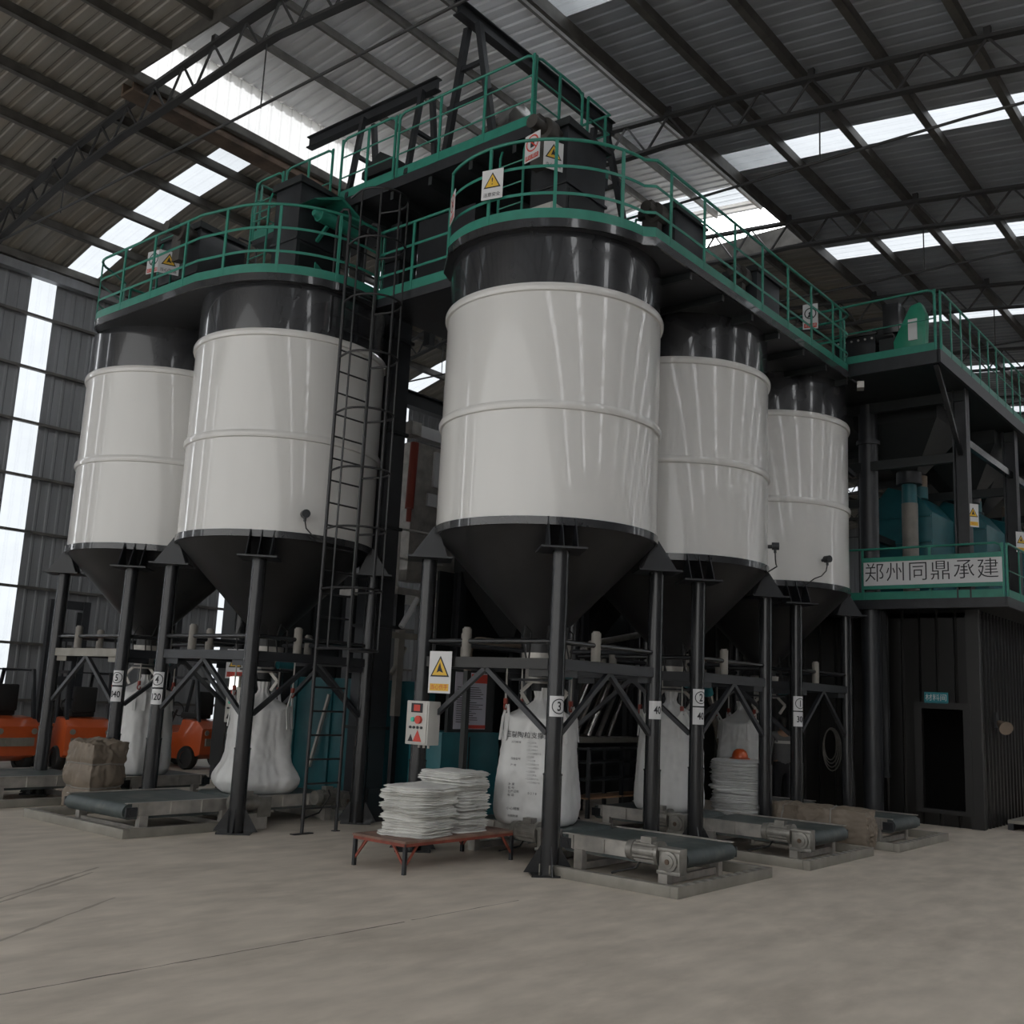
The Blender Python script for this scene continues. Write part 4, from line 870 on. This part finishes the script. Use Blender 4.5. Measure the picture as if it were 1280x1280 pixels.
t = empty('notice_board', (1.5, 2.55, 1.42), 'white and red printed notice sheet on dark board above the teal cabinet', 'notice')
m = MB(); m.box2((.95, 2.52, 1.42), (2.05, 2.58, 2.5)); m.build('backboard', 'under', t)
m = MB(); m.box2((1.08, 2.512, 1.47), (1.84, 2.52, 2.36)); m.build('sheet', 'paper', t, sharp=0)
m = MB(); m.box2((1.46, 2.508, 2.20), (1.84, 2.512, 2.34)); m.box2((1.36, 2.508, 1.48), (1.84, 2.512, 1.535)); m.build('red_band', 'red', t, sharp=0)
m = MB(); rnd = random.Random(5)
for k in range(17): m.box2((1.13, 2.509, 2.12 - k * .034), (1.45 + rnd.random() * .33, 2.512, 2.13 - k * .034))
m.build('print_lines', 'ink', t, sharp=0)
# process skid seen through the gap between the silos
t = empty('process_skid', (3.0, 5.6, 0), 'grey machine with a red upright cylinder seen between the two tallest silo bodies', 'machine')
m = MB(); m.box2((2.60, 5.3, 4.3), (4.20, 6.4, 6.8)); m.build('cabinet', 'galv', t)
m = MB(); m.tube((2.50, 5.25, 5.45), (2.54, 5.25, 6.75), .085, 18); m.tube((2.50, 5.25, 5.2), (2.50, 5.25, 5.45), .05, 12); m.build('red_cylinder', 'redmetal', t)
m = MB(); m.box2((2.30, 5.1, 6.85), (4.20, 5.35, 7.08)); m.build('head_beam', 'board', t)
m = MB(); m.box2((2.25, 5.05, 6.84), (2.50, 5.4, 7.1)); m.build('beam_joint', 'galv', t)
m = MB(); m.box2((3.00, 5.26, 5.6), (3.35, 5.3, 5.85)); m.box2((3.12, 5.24, 6.0), (3.30, 5.3, 6.7)); m.build('label_plate', 'board', t)
m = MB(); m.path([(2.15, 5.1, 3.9), (2.15, 5.1, 5.0), (3.30, 5.05, 5.0)], .03, 8); m.path([(2.15, 5.1, 4.45), (3.30, 5.05, 4.45)], .02, 8); m.build('white_rail', 'box', t)
m = MB(); m.box2((2.10, 5.0, 3.78), (4.40, 6.6, 3.9)); m.box2((2.30, 5.0, 4.05), (2.80, 5.3, 4.25)); m.build('floor_plate', 'galv', t)
for x, y in ((2.30, 5.2), (4.20, 5.2), (2.30, 6.4), (4.20, 6.4)):
    m = MB(); m.box2((x - .1, y - .1, 0), (x + .1, y + .1, 3.78)); m.build('column', 'steel', t)
m = MB(); m.ibeam((1.4, 5.2, 7.55), (4.2, 5.2, 7.55), .2, .3); m.build('top_beam', 'steel', t)
t = empty('chute_tube', (1.4, 4.1, 0), 'short white inclined tube on a pale post left of the nearest silo leg', 'tube')
m = MB(); m.tube((1.36, 4.1, 3.10), (1.72, 4.1, 3.62), .05, 14); m.build('tube', 'board', t)
m = MB(); m.box2((1.28, 4.05, 1.6), (1.42, 4.15, 3.05)); m.build('post_casing', 'pipe', t); m = MB(); m.box2((1.30, 4.06, 0), (1.40, 4.14, 1.6)); m.build('post', 'steel', t)
m = MB(); m.tube((1.2, 4.1, 2.3), (1.5, 4.1, 2.75), .04, 12); m.bar((1.1, 4.1, 2.95), (1.9, 4.1, 2.95), .1, .1); m.build('bracket', 'pit', t)
t = empty('screening_cabin', (3.9, 10.0, 0), 'dark steel cabin behind the ladder silo, in front of the back wall', 'cabin')
m = MB(); m.box2((2.3, 9.5, .3), (5.6, 10.6, 4.6)); m.build('body', 'under', t)  # added block stands in for dark clutter and covers the paler back wall
m = MB()
for k in range(5): m.box2((2.3 + k * .8, 9.46, .3), (2.38 + k * .8, 9.5, 4.6))
m.build('stiffener', 'steel', t)
for x in (2.4, 5.5):
    for y in (9.6, 10.5): m = MB(); m.box2((x - .08, y - .08, 0), (x + .08, y + .08, .3)); m.build('leg', 'steel', t)
t = empty('batching_hopper', (5.0, 3.6, 0), 'big dark hopper frame filling the space behind the two front silos', 'hopper')
m = MB(); m.box2((3.25, 2.7, 4.3), (6.9, 4.7, 6.4)); m.build('bin', 'under', t)  # made-up frame blocks light and view to darken the space behind the silos
for x in (3.9, 5.1, 6.2):
    m = MB(); vs = [V(x + a * .6, 3.7 + b * .95, 4.3) for a, b in ((-1, -1), (1, -1), (1, 1), (-1, 1))] + [V(x + a * .18, 3.7 + b * .18, 3.1) for a, b in ((-1, -1), (1, -1), (1, 1), (-1, 1))]
    m.add(vs, [(i, (i + 1) % 4, 4 + (i + 1) % 4, 4 + i) for i in range(4)] + [(7, 6, 5, 4)]); m.build('cone', 'cone', t)
for x in (3.35, 5.0, 6.8):
    for y in (2.9, 4.6):
        m = MB(); m.ibeam((x, y, 0), (x, y, 4.3), .18, .18, .02, V(0, 1, 0)); m.build('column', 'steel', t)
m = MB()
for y in (2.9, 4.6): m.bar((3.3, y, 2.95), (6.8, y, 2.95), .12, .16); m.bar((3.3, y, 1.2), (6.8, y, 1.2), .08, .08)
m.build('cross_beam', 'steel', t)
m = MB(); m.box2((3.0, 4.82, 0), (9.55, 4.88, 4.3)); m.build('cladding', 'under', t)  # added dark sheet masks the bright wall strip behind
t = empty('screw_conveyor', (4.3, 2.4, 0), 'bright inclined steel tubes behind the nearest silo legs', 'conveyor')
for x, mt, r in ((4.15, 'inox', .07), (4.45, 'alu', .05), (4.8, 'inox', .10), (5.2, 'alu', .05), (5.5, 'inox', .06)):
    m = MB(); m.tube((x, 2.6, 1.35), (x + .75, 2.6, 2.5), r, 16); m.build('tube', mt, t)
m = MB(); m.box2((3.9, 2.42, 1.25), (6.4, 2.78, 1.35)); m.build('trough', 'pit', t)
for x in (4.0, 6.3): m = MB(); m.box2((x - .05, 2.55, 0), (x + .05, 2.65, 1.25)); m.build('leg', 'steel', t)
t = empty('storage_rack', (5.1, 2.1, 0), 'low dark rack with brown boards behind the conveyor of the nearest silo', 'rack')
for z in (.32, .62, .92, 1.15): m = MB(); m.box2((4.0, 1.95, z), (6.2, 2.38, z + .03)); m.build('shelf', 'wood' if z < .6 else 'under', t)
for x in (4.05, 5.1, 6.15):
    for y in (1.98, 2.35): m = MB(); m.box2((x - .03, y - .03, 0), (x + .03, y + .03, 1.2)); m.build('post', 'steel', t)
t = empty('inclined_tube', (6.8, 1.0, .9), 'single bright inclined tube with a blue collar behind the leg of silo number 2', 'tube')
m = MB(); m.tube((6.32, .9, 2.24), (6.92, .9, 1.15), .075, 18); m.build('barrel', 'inox', t); m = MB(); m.tube((6.25, .9, 2.36), (6.33, .9, 2.22), .095, 18); m.build('collar', 'roomsign', t)
m = MB(); m.tube((6.91, .9, 1.17), (6.98, .9, 1.04), .09, 18); m.build('foot', 'brown', t)
m = MB(); m.box2((6.93, .85, .8), (7.03, .95, 1.06)); m.bar((6.98, .9, 0), (6.98, .9, .85), .05, .05); m.bar((6.25, 1.0, 2.3), (6.25, 1.8, 2.3), .05, .05); m.bar((6.25, 1.8, 0), (6.25, 1.8, 2.33), .06, .06); m.build('stand', 'steel', t)
t = empty('pump_unit', (5.0, 2.4, 2.6), 'shiny motor and pipe unit above the cross beam behind the nearest silo', 'motor')
m = MB(); m.tube((4.2, 2.35, 2.83), (5.3, 2.35, 2.83), .16, 20); m.tube((5.3, 2.35, 2.83), (5.9, 2.35, 2.75), .10, 16); m.build('motor', 'inox', t)
m = MB(); m.tube((4.3, 2.2, 3.02), (5.9, 2.2, 3.3), .06, 14); m.build('pipe', 'alu', t)
m = MB(); m.box2((4.0, 2.15, 2.55), (6.0, 2.65, 2.65)); m.build('mounting_plate', 'steel', t)
for x in (4.0, 6.45): m = MB(); m.box2((x - .05, 2.75, 0), (x + .05, 2.85, 2.6)); m.box2((x - .05, 2.4, 2.5), (x + .05, 2.85, 2.6)); m.build('post', 'steel', t)
t = empty('bent_pipe', (-.2, .9, 2.3), 'brown bent pipe rising behind the front beam of the nearest silo', 'pipe')
m = MB(); m.path([(.1, 1.4, 2.35), (.1, 1.4, 2.55)] + [V(.1 + .25 - .25 * math.cos(u), 1.4, 2.55 + .25 * math.sin(u)) for u in [rad(q) for q in range(15, 91, 15)]] + [V(1.4, 1.4, 2.8)], .055, 12); m.build('tube', 'brown', t)
m = MB(); m.box2((.06, 1.36, 0), (.14, 1.44, 2.36)); m.build('stand', 'under', t)

# ------------------------------------------------------------------ dark store room and mixing tower at the right
RX, RY0 = 9.6, -2.97
def wall_x(y0, y1, z0, z1):
    mb = MB(); mb.sheet((RX, y1, 0), (0, -1, 0), y1 - y0, [V(0, 0, z0), V(0, 0, z1)], V(-1, 0, 0), .34, .035, .8); return mb
DY0, DY1, DZ0, DZ1 = -2.70, -1.94, .30, 2.16
for y0, y1, z0, z1 in ((DY1, 4.5, 0, 4.05), (DY0, DY1, DZ1, 4.05), (RY0, DY0, 0, 4.05), (DY0, DY1, 0, DZ0)): struct('wall_room_front', wall_x(y0, y1, z0, z1), 'room', sharp=0)
mb = MB(); mb.sheet((RX, RY0, 0), (1, 0, 0), 12, [V(0, 0, 0), V(0, 0, 4.05)], V(0, -1, 0), .24, .035); struct('wall_room_side', mb, 'room', sharp=0)
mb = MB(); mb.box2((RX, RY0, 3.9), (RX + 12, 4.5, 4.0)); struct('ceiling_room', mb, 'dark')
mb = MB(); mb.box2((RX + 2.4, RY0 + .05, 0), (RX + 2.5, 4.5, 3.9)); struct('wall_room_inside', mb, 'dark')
mb = MB(); mb.box2((RX - .05, RY0 - .05, 0), (RX + .08, RY0 + .18, 4.05)); struct('trim_room_corner', mb, 'roomtrim')
for a, b in (((RX - .06, DY1, DZ0 - .08), (RX + .06, DY1 + .14, DZ1 + .12)), ((RX - .06, DY0 - .14, DZ0 - .08), (RX + .06, DY0, DZ1 + .12)), ((RX - .06, DY0, DZ1), (RX + .06, DY1, DZ1 + .12)), ((RX - .06, DY0, DZ0 - .08), (RX + .06, DY1, DZ0))):
    mb = MB(); mb.box2(a, b); struct('door_1_frame', mb, 'roomtrim')
t = empty('room_sign', (RX - .05, -2.22, 2.36), 'small teal name sign above the dark room door', 'sign')
m = MB(); m.box2((RX - .06, -2.44, 2.26), (RX - .04, -2.0, 2.47)); m.build('panel', 'roomsign', t)
m = MB(); m.text('材料间', .135, (RX - .062, -2.22, 2.362), (0, -1, 0), (0, 0, 1)); m.build('lettering', 'board', t, sharp=0)
t = empty('duct', (9.2, -1.0, 1.0), 'flat dark duct panel hanging by the first tower column', 'duct')
t.location = (9.25, -1.28, .8); m = MB(); m.box2((9.18, -1.42, .82), (9.3, -1.12, 4.0)); m.build('casing', 'leg', t)
t = empty('wall_horn', (10.6, -3.1, 1.9), 'small horn lamp fixed to the side of the dark room', 'lamp')
m = MB(); m.box2((10.5, -3.04, 1.85), (10.66, -2.99, 2.15)); m.build('bracket', 'steel', t)
m = MB(); m.tube((10.6, -3.06, 1.95), (10.35, -3.25, 1.85), .05, 16, r2=.13); m.build('bell', 'brown', t)
t = empty('cable_coil', (9.5, -.2, 1.3), 'coil of pale hose hanging on the dark room wall', 'hose')
m = MB()
for k in range(4): m.path([V(9.44 - .02 * k, -.16 - .02 * k + (.13 + .02 * k) * math.cos(u), 1.36 - .03 * k + (.30 + .04 * k) * math.sin(u)) for u in [2 * PI * i / 24 for i in range(24)]], .012, 6, True)
m.build('coil', 'alu', t)
m = MB(); m.tube((9.56, -.16, 1.66), (9.40, -.16, 1.68), .02, 8); m.build('hook', 'steel', t)
t = empty('flat_pallet', (11.1, -3.6, 0), 'low grey pallet by the right photo edge beside the dark room', 'pallet')
m = MB(); m.box2((10.2, -4.4, .12), (12.0, -3.25, .18)); m.build('top', 'pit', t)
for y in (-4.4, -3.8, -3.35): m = MB(); m.box2((10.2, y, 0), (12, y + .1, .12)); m.build('bearer', 'steel', t)
t = empty('drum', (11.3, -3.7, .18), 'dark drum standing on the low pallet at the right edge', 'drum')
m = MB(); m.lathe([(0, 0), (.26, 0), (.27, .02), (.26, .25), (.275, .27), (.26, .29), (.26, .55), (.275, .57), (.26, .8), (.24, .82), (0, .81)], 32, (11.3, -3.7, .18)); m.build('body', 'under', t)

t = empty('mixing_tower', (9, -2, 0), 'black steel mixing tower frame carrying two green railed decks at the right', 'tower')
m = MB(); m.box2((7.05, -3.2, 8.22), (26, 1.5, 8.30)); m.build('upper_deck', 'under', t)
m = MB(); m.box2((7.0, -3.2, 8.18), (7.06, .5, 8.42)); m.box2((7.0, -3.24, 8.18), (26, -3.18, 8.42)); m.build('upper_edge_channel', 'steel', t)
m = MB(); m.box2((8.9, -3.7, 4.06), (26, 3.0, 4.16)); m.build('lower_deck', 'under', t)
m = MB(); m.box2((8.86, -3.72, 4.02), (8.92, 3.0, 4.20)); m.box2((8.86, -3.74, 4.02), (26, -3.68, 4.20)); m.build('lower_edge_channel', 'steel', t)
for x in (9.0, 12.6, 16.2):
    for y in (-2.98, 1.6):
        m = MB(); m.ibeam((x, y, 4.1), (x, y, 8.22), .24, .26, .03, V(0, 1, 0)); m.build('column', 'steel', t)
    m = MB(); m.bar((x, -2.85, 6.9), (x, 1.6, 6.9), .12, .18); m.bar((x, -3.1, 8.1), (x, 1.6, 8.1), .12, .2); m.build('floor_beam', 'under', t)
m = MB(); m.tube((9.1, -1.15, 0), (9.1, -1.15, 8.2), .185, 24); m.tube((9.1, -1.15, 7.37), (9.1, -1.15, 7.45), .23, 24); m.tube((9.1, -1.15, 0), (9.1, -1.15, .04), .3, 24); m.build('round_column', 'steel', t)
m = MB(); m.bar((9.1, -2.98, 7.25), (17, -2.98, 7.25), .10, .14); m.build('tie_beam', 'leg', t)
m = MB(); m.bar((9.1, -1.0, 5.6), (17, -1.0, 5.6), .10, .14); m.build('tie_beam', 'under', t)
m = MB(); m.bar((7.12, -3.12, 8.2), (8.95, -2.98, 6.95), .08, .08); m.build('diagonal_brace', 'leg', t)
m = MB(); m.bar((7.1, .3, 8.2), (9.0, -.9, 6.75), .08, .08); m.build('diagonal_brace', 'steel', t)
railing(t, [V(7.03, .3, 0), V(7.03, -3.15, 0)], 8.42, h=1.15, bars=(.6,), flatbar=False, endcurl=True, spacing=1.6)
railing(t, [V(7.15, -3.21, 0), V(20, -3.21, 0)], 8.42, h=1.15, bars=(.6,), flatbar=False, endcurl=True, spacing=.62)
railing(t, [V(8.89, 1.5, 0), V(8.89, -3.66, 0)], 4.2, h=1.0, bars=(), flatbar=False, endcurl=True, spacing=1.25)
railing(t, [V(8.98, -3.71, 0), V(16, -3.71, 0)], 4.2, h=1.0, bars=(.5,), flatbar=False, endcurl=True, spacing=.9)
t = empty('name_board', (8.85, -2.4, 4.6), 'long white board with six black characters on the lower green rail', 'sign')
m = MB(); m.box2((8.83, -3.66, 4.47), (8.86, -1.12, 4.93)); m.build('panel', 'board', t, sharp=0)
m = MB(); m.box2((8.82, -3.66, 4.93), (8.87, -1.1, 5.02)); m.box2((8.82, -3.66, 4.40), (8.87, -1.1, 4.47)); m.build('frame', 'green', t)
m = MB()
for k, ch in enumerate('郑州同鼎承建'): m.text(ch, .40, (8.826, -1.33 - k * .418, 4.70), (0, -1, 0), (0, 0, 1))
m.build('lettering', 'ink', t, sharp=0)
sign('small hazard sign on the tower column above the long name board', (9.0, -3.15, 5.76), (-.75, -1, 0), .24, .44, 'tri', ('h', '当心', 'yellow', 'red'))
sign('small hazard sign on the second tower column by the right photo edge', (12.5, -3.15, 5.76), (-.75, -1, 0), .24, .44, 'tri', ('h', '当心', 'yellow', 'red'))
def mixer(label, y, x=11.4):
    t = empty('mixer', (x, y, 4.16), label, 'mixer', 'teal mixers on the tower')
    m = MB(); m.extr([(-.62, 0), (.62, 0), (.62, 2.3), (.3, 2.7), (-.3, 2.5), (-.62, 2.1)], (x, y, 4.16), (0, 1, 0), Z, (1.5, 0, 0)); m.build('body', 'teal', t, bevel=.02)
    m = MB()
    for z in (.35, .9, 1.45, 2.0): m.box2((x - .04, y - .6, 4.16 + z), (x, y + .6, 4.2 + z))
    m.build('stiffener', 'teal', t)
    m = MB(); m.tube((x + .3, y - .25, 6.6), (x + .3, y - .25, 6.85), .2, 20); m.build('sleeve', 'teal', t); m = MB(); m.tube((x + .3, y - .25, 6.85), (x + .3, y - .25, 7.1), .19, 20); m.build('fabric_sleeve', 'brown', t)
mixer('teal mixer behind the beige pipe on the lower tower deck', -1.2, 10.9); mixer('teal mixer at the middle of the lower tower deck', -1.75, 12.9); mixer('teal mixer farthest along the lower tower deck', -2.0, 15.2)
t = empty('vent_pipe', (10.35, -1.54, 4.16), 'thick beige vertical pipe with a teal collar behind the name board', 'pipe')
m = MB(); m.tube((10.35, -1.54, 4.16), (10.35, -1.54, 6.35), .16, 24); m.build('lower_tube', 'pipe', t)
m = MB(); m.tube((10.35, -1.54, 6.35), (10.35, -1.54, 6.95), .15, 24); m.tube((10.35, -1.54, 6.85), (10.35, -1.54, 6.98), .18, 24); m.build('collar', 'teal', t)
m = MB(); m.tube((10.35, -1.54, 6.98), (10.35, -1.54, 7.35), .14, 24); m.build('upper_tube', 'brown', t)
def hopper(label, x, y, w):
    t = empty('feed_hopper', (x, y, 7.1), label, 'hopper', 'dark hoppers under the upper tower deck')
    m = MB(); vs = [V(x + a * w, y + b * w, 7.9) for a, b in ((-1, -1), (1, -1), (1, 1), (-1, 1))] + [V(x + a * w * .3, y + b * w * .3, 7.0) for a, b in ((-1, -1), (1, -1), (1, 1), (-1, 1))]
    m.add(vs, [(i, (i + 1) % 4, 4 + (i + 1) % 4, 4 + i) for i in range(4)] + [(7, 6, 5, 4)]); m.box2((x - w, y - w, 7.9), (x + w, y + w, 8.2)); m.build('cone', 'under', t)
    m = MB(); m.tube((x, y, 7.0), (x, y, 6.75), w * .3, 20); m.build('outlet', 'steel', t)
hopper('dark feed hopper above the beige pipe under the upper deck', 10.35, -1.54, .85); hopper('dark feed hopper between the two tower columns', 12.9, -2.0, .8); hopper('dark feed hopper deepest under the upper tower deck', 15.4, -1.4, .9)
t = empty('drive_unit', (7.7, -2.3, 8.45), 'green belt guard and grey motor on the upper tower deck corner', 'drive unit')
m = MB(); m.extr([(-.2, 0), (.24, 0), (.26, .36), (-.06, 1.0), (-.24, 1.04), (-.33, .8), (-.30, .1)], (7.22, -2.60, 8.42), (0, 1, 0), Z, (.22, 0, 0)); m.build('belt_guard', 'dgreen', t, bevel=.02)
m = MB(); m.box2((7.20, -2.78, 8.75), (7.22, -2.62, 9.15)); m.build('label_plate', 'board', t)
m = MB(); m.box2((7.3, -2.42, 9.0), (7.7, -2.12, 9.58)); m.tube((7.5, -2.3, 9.05), (7.5, -1.9, 9.05), .17, 20); m.build('motor', 'leg', t, bevel=.02)
m = MB(); m.box2((7.3, -2.4, 8.42), (7.8, -2.05, 8.9)); m.build('motor_stand', 'under', t)
t = empty('gearbox_housing', (7.7, -1.2, 8.45), 'dark grey bolted housing on the upper tower deck beside the green guard', 'machine')
m = MB(); m.box2((7.3, -1.98, 8.42), (8.1, -1.2, 9.08)); m.box2((7.26, -2.02, 9.03), (8.14, -1.16, 9.08)); m.build('body', 'leg', t, bevel=.015)
m = MB()
for k in range(6): m.tube((7.3, -1.92 + k * .13, 8.96), (7.28, -1.92 + k * .13, 8.96), .02, 8)
m.build('bolts', 'galv', t)
t = empty('corner_camera', (7.0, -1.75, 8.0), 'small grey camera box at the end of the long silo walkway', 'camera')
m = MB(); m.box((7.05, -1.78, 7.98), (.22, .12, .12), rz=.4); m.build('body', 'galv', t); m = MB(); m.tube((6.8, -1.7, 8.05), (7.0, -1.76, 8.0), .02, 8); m.build('bracket', 'steel', t)

# ------------------------------------------------------------------ worker seen from behind
def person(loc, rz):
    t = empty('person', (0, 0, 0), 'person in grey jacket and black trousers standing behind the front leg of silo number 1', 'person')
    def skin_body(nm, pts, edges, root, m, sub=2):
        me = bpy.data.meshes.new(nm); me.from_pydata([p[0] for p in pts], edges, []); o = bpy.data.objects.new(nm, me); COL.objects.link(o)
        sk = o.modifiers.new('s', 'SKIN'); o.modifiers.new('u', 'SUBSURF').levels = sub
        for i, p in enumerate(pts): me.skin_vertices[0].data[i].radius = p[1] if isinstance(p[1], tuple) else (p[1], p[1])
        me.skin_vertices[0].data[root].use_root = True
        bpy.context.view_layer.update(); ev = o.evaluated_get(bpy.context.evaluated_depsgraph_get()); m2 = bpy.data.meshes.new_from_object(ev)
        bpy.data.objects.remove(o); m2.materials.append(M[m]); m2.polygons.foreach_set('use_smooth', [True] * len(m2.polygons))
        r = bpy.data.objects.new(nm, m2); COL.objects.link(r); r.parent = t; return r
    t.scale = (1.07, 1.07, 1.07)
    pts = [((0, 0, .92), (.15, .11)), ((0, 0, 1.12), (.15, .105)), ((0, .0, 1.30), (.17, .11)), ((0, -.01, 1.42), (.15, .09)), ((0, 0, 1.50), .055), ((0, .02, 1.57), .06), ((0, .02, 1.66), (.078, .092)), ((0, .015, 1.73), (.05, .06)),
           ((-.20, 0, 1.41), .065), ((-.25, .02, 1.15), .05), ((-.22, .16, .96), .038), ((-.20, .22, .90), .03), ((.20, 0, 1.41), .065), ((.25, .02, 1.15), .05), ((.22, .16, .96), .038), ((.20, .22, .90), .03),
           ((-.10, 0, .84), .095), ((-.11, .02, .47), .065), ((-.11, -.02, .10), .045), ((-.11, .10, .04), .04), ((.10, 0, .84), .095), ((.11, .02, .47), .065), ((.11, -.02, .10), .045), ((.11, .10, .04), .04)]
    ed = [(0, 1), (1, 2), (2, 3), (3, 4), (4, 5), (5, 6), (6, 7), (3, 8), (8, 9), (9, 10), (10, 11), (3, 12), (12, 13), (13, 14), (14, 15), (0, 16), (16, 17), (17, 18), (18, 19), (0, 20), (20, 21), (21, 22), (22, 23)]
    skin_body('body', pts, ed, 0, 'skin')
    J = [((0, 0, .80), (.19, .145)), ((0, 0, 1.10), (.185, .135)), ((0, 0, 1.30), (.195, .135)), ((0, -.01, 1.44), (.15, .10)), ((0, .0, 1.50), (.075, .075)), ((-.20, 0, 1.42), .085), ((-.26, .02, 1.15), .07), ((-.225, .16, .95), .058), ((.20, 0, 1.42), .085), ((.26, .02, 1.15), .07), ((.225, .16, .95), .058)]
    skin_body('jacket', J, [(0, 1), (1, 2), (2, 3), (3, 4), (3, 5), (5, 6), (6, 7), (3, 8), (8, 9), (9, 10)], 0, 'jacket')
    T = [((0, 0, 1.06), (.17, .128)), ((0, 0, .93), (.17, .128)), ((-.10, 0, .80), .11), ((-.115, .02, .47), .085), ((-.115, -.02, .10), .068), ((.10, 0, .80), .11), ((.115, .02, .47), .085), ((.115, -.02, .10), .068)]
    skin_body('trousers', T, [(0, 1), (1, 2), (2, 3), (3, 4), (1, 5), (5, 6), (6, 7)], 0, 'trousers')
    for s in (-1, 1): skin_body('shoe', [((.115 * s, -.06, .045), .05), ((.115 * s, .06, .045), .048), ((.115 * s, .17, .035), .038)], [(0, 1), (1, 2)], 0, 'black2')
    m = MB(); hp = []
    for i in range(9):
        for k in range(20):
            u = 2 * PI * k / 20; w = PI / 2 * i / 8 * 1.15; hp.append(V(.092 * math.cos(u) * math.sin(w), .0 + .108 * math.sin(u) * math.sin(w) - .005, 1.665 + .105 * math.cos(w) - (.05 if math.sin(u) < -.2 and i > 6 else 0)))
    m.add(hp, [(i * 20 + k, i * 20 + (k + 1) % 20, (i + 1) * 20 + (k + 1) % 20, (i + 1) * 20 + k) for i in range(8) for k in range(20)]); m.build('hair', 'hair', t, sharp=80)
    m = MB(); m.flat([V(.198 * math.cos(u), .142 * math.sin(u), 1.30) for u in [PI + PI * k / 14 for k in range(15)]], .004, .05); m.build('reflective_strip', 'box', t)
    for s in (-1, 1):
        m = MB(); m.box((.20 * s, .205, .90), (.03, .08, .09))
        for k in range(4): m.tube((.20 * s, .185 + .02 * k, .865), (.20 * s - .01 * s, .20 + .02 * k, .80 + .01 * abs(k - 1.5)), .009, 6)
        m.tube((.185 * s, .25, .92), (.17 * s, .28, .87), .01, 6); m.build('hand', 'skin', t)
    m = MB()
    for s in (-1, 1): m.tube((.032 * s, .105, 1.665), (.032 * s, .112, 1.665), .011, 10)
    m.build('eyes', 'ink', t)
    m = MB(); m.tube((0, .105, 1.655), (0, .130, 1.63), .009, 8, r2=.016); m.box((0, .108, 1.595), (.045, .012, .01))
    for s in (-1, 1): m.box((.09 * s, .02, 1.64), (.018, .04, .06))
    m.build('face', 'skin', t)
    t.location = loc; t.rotation_euler = (0, 0, rz)
person((8.05, .22, .0), rad(-42))

# ------------------------------------------------------------------ camera and light
cam = bpy.data.cameras.new('camera'); co = bpy.data.objects.new('camera', cam); COL.objects.link(co)
cam.sensor_width = 36; cam.lens = 36 * 1285.37 / 1280; cam.clip_end = 300; cam.clip_start = .1
right = V(0.63189834, -0.77368815, 0.04594705); up = V(-0.16602587, -0.07721615, 0.98309363); fw = V(0.75706004, 0.62884363, 0.177245)
co.matrix_world = Matrix(((right.x, up.x, -fw.x, -11.10025), (right.y, up.y, -fw.y, -8.59829), (right.z, up.z, -fw.z, 2.0), (0, 0, 0, 1)))
SC.camera = co
w = bpy.data.worlds.new('overcast_sky'); SC.world = w; w.use_nodes = True
w.node_tree.nodes['Background'].inputs[0].default_value = (.975, .985, 1.0, 1); w.node_tree.nodes['Background'].inputs[1].default_value = 5.2
SC.view_settings.view_transform = 'Standard'; SC.view_settings.look = 'None'; SC.view_settings.gamma = 1; SC.view_settings.exposure = .5
SC.view_settings.use_curve_mapping = False
try: SC.cycles.use_denoising = True
except Exception: pass
SC.cycles.max_bounces = 8; SC.cycles.diffuse_bounces = 5; SC.cycles.transparent_max_bounces = 12
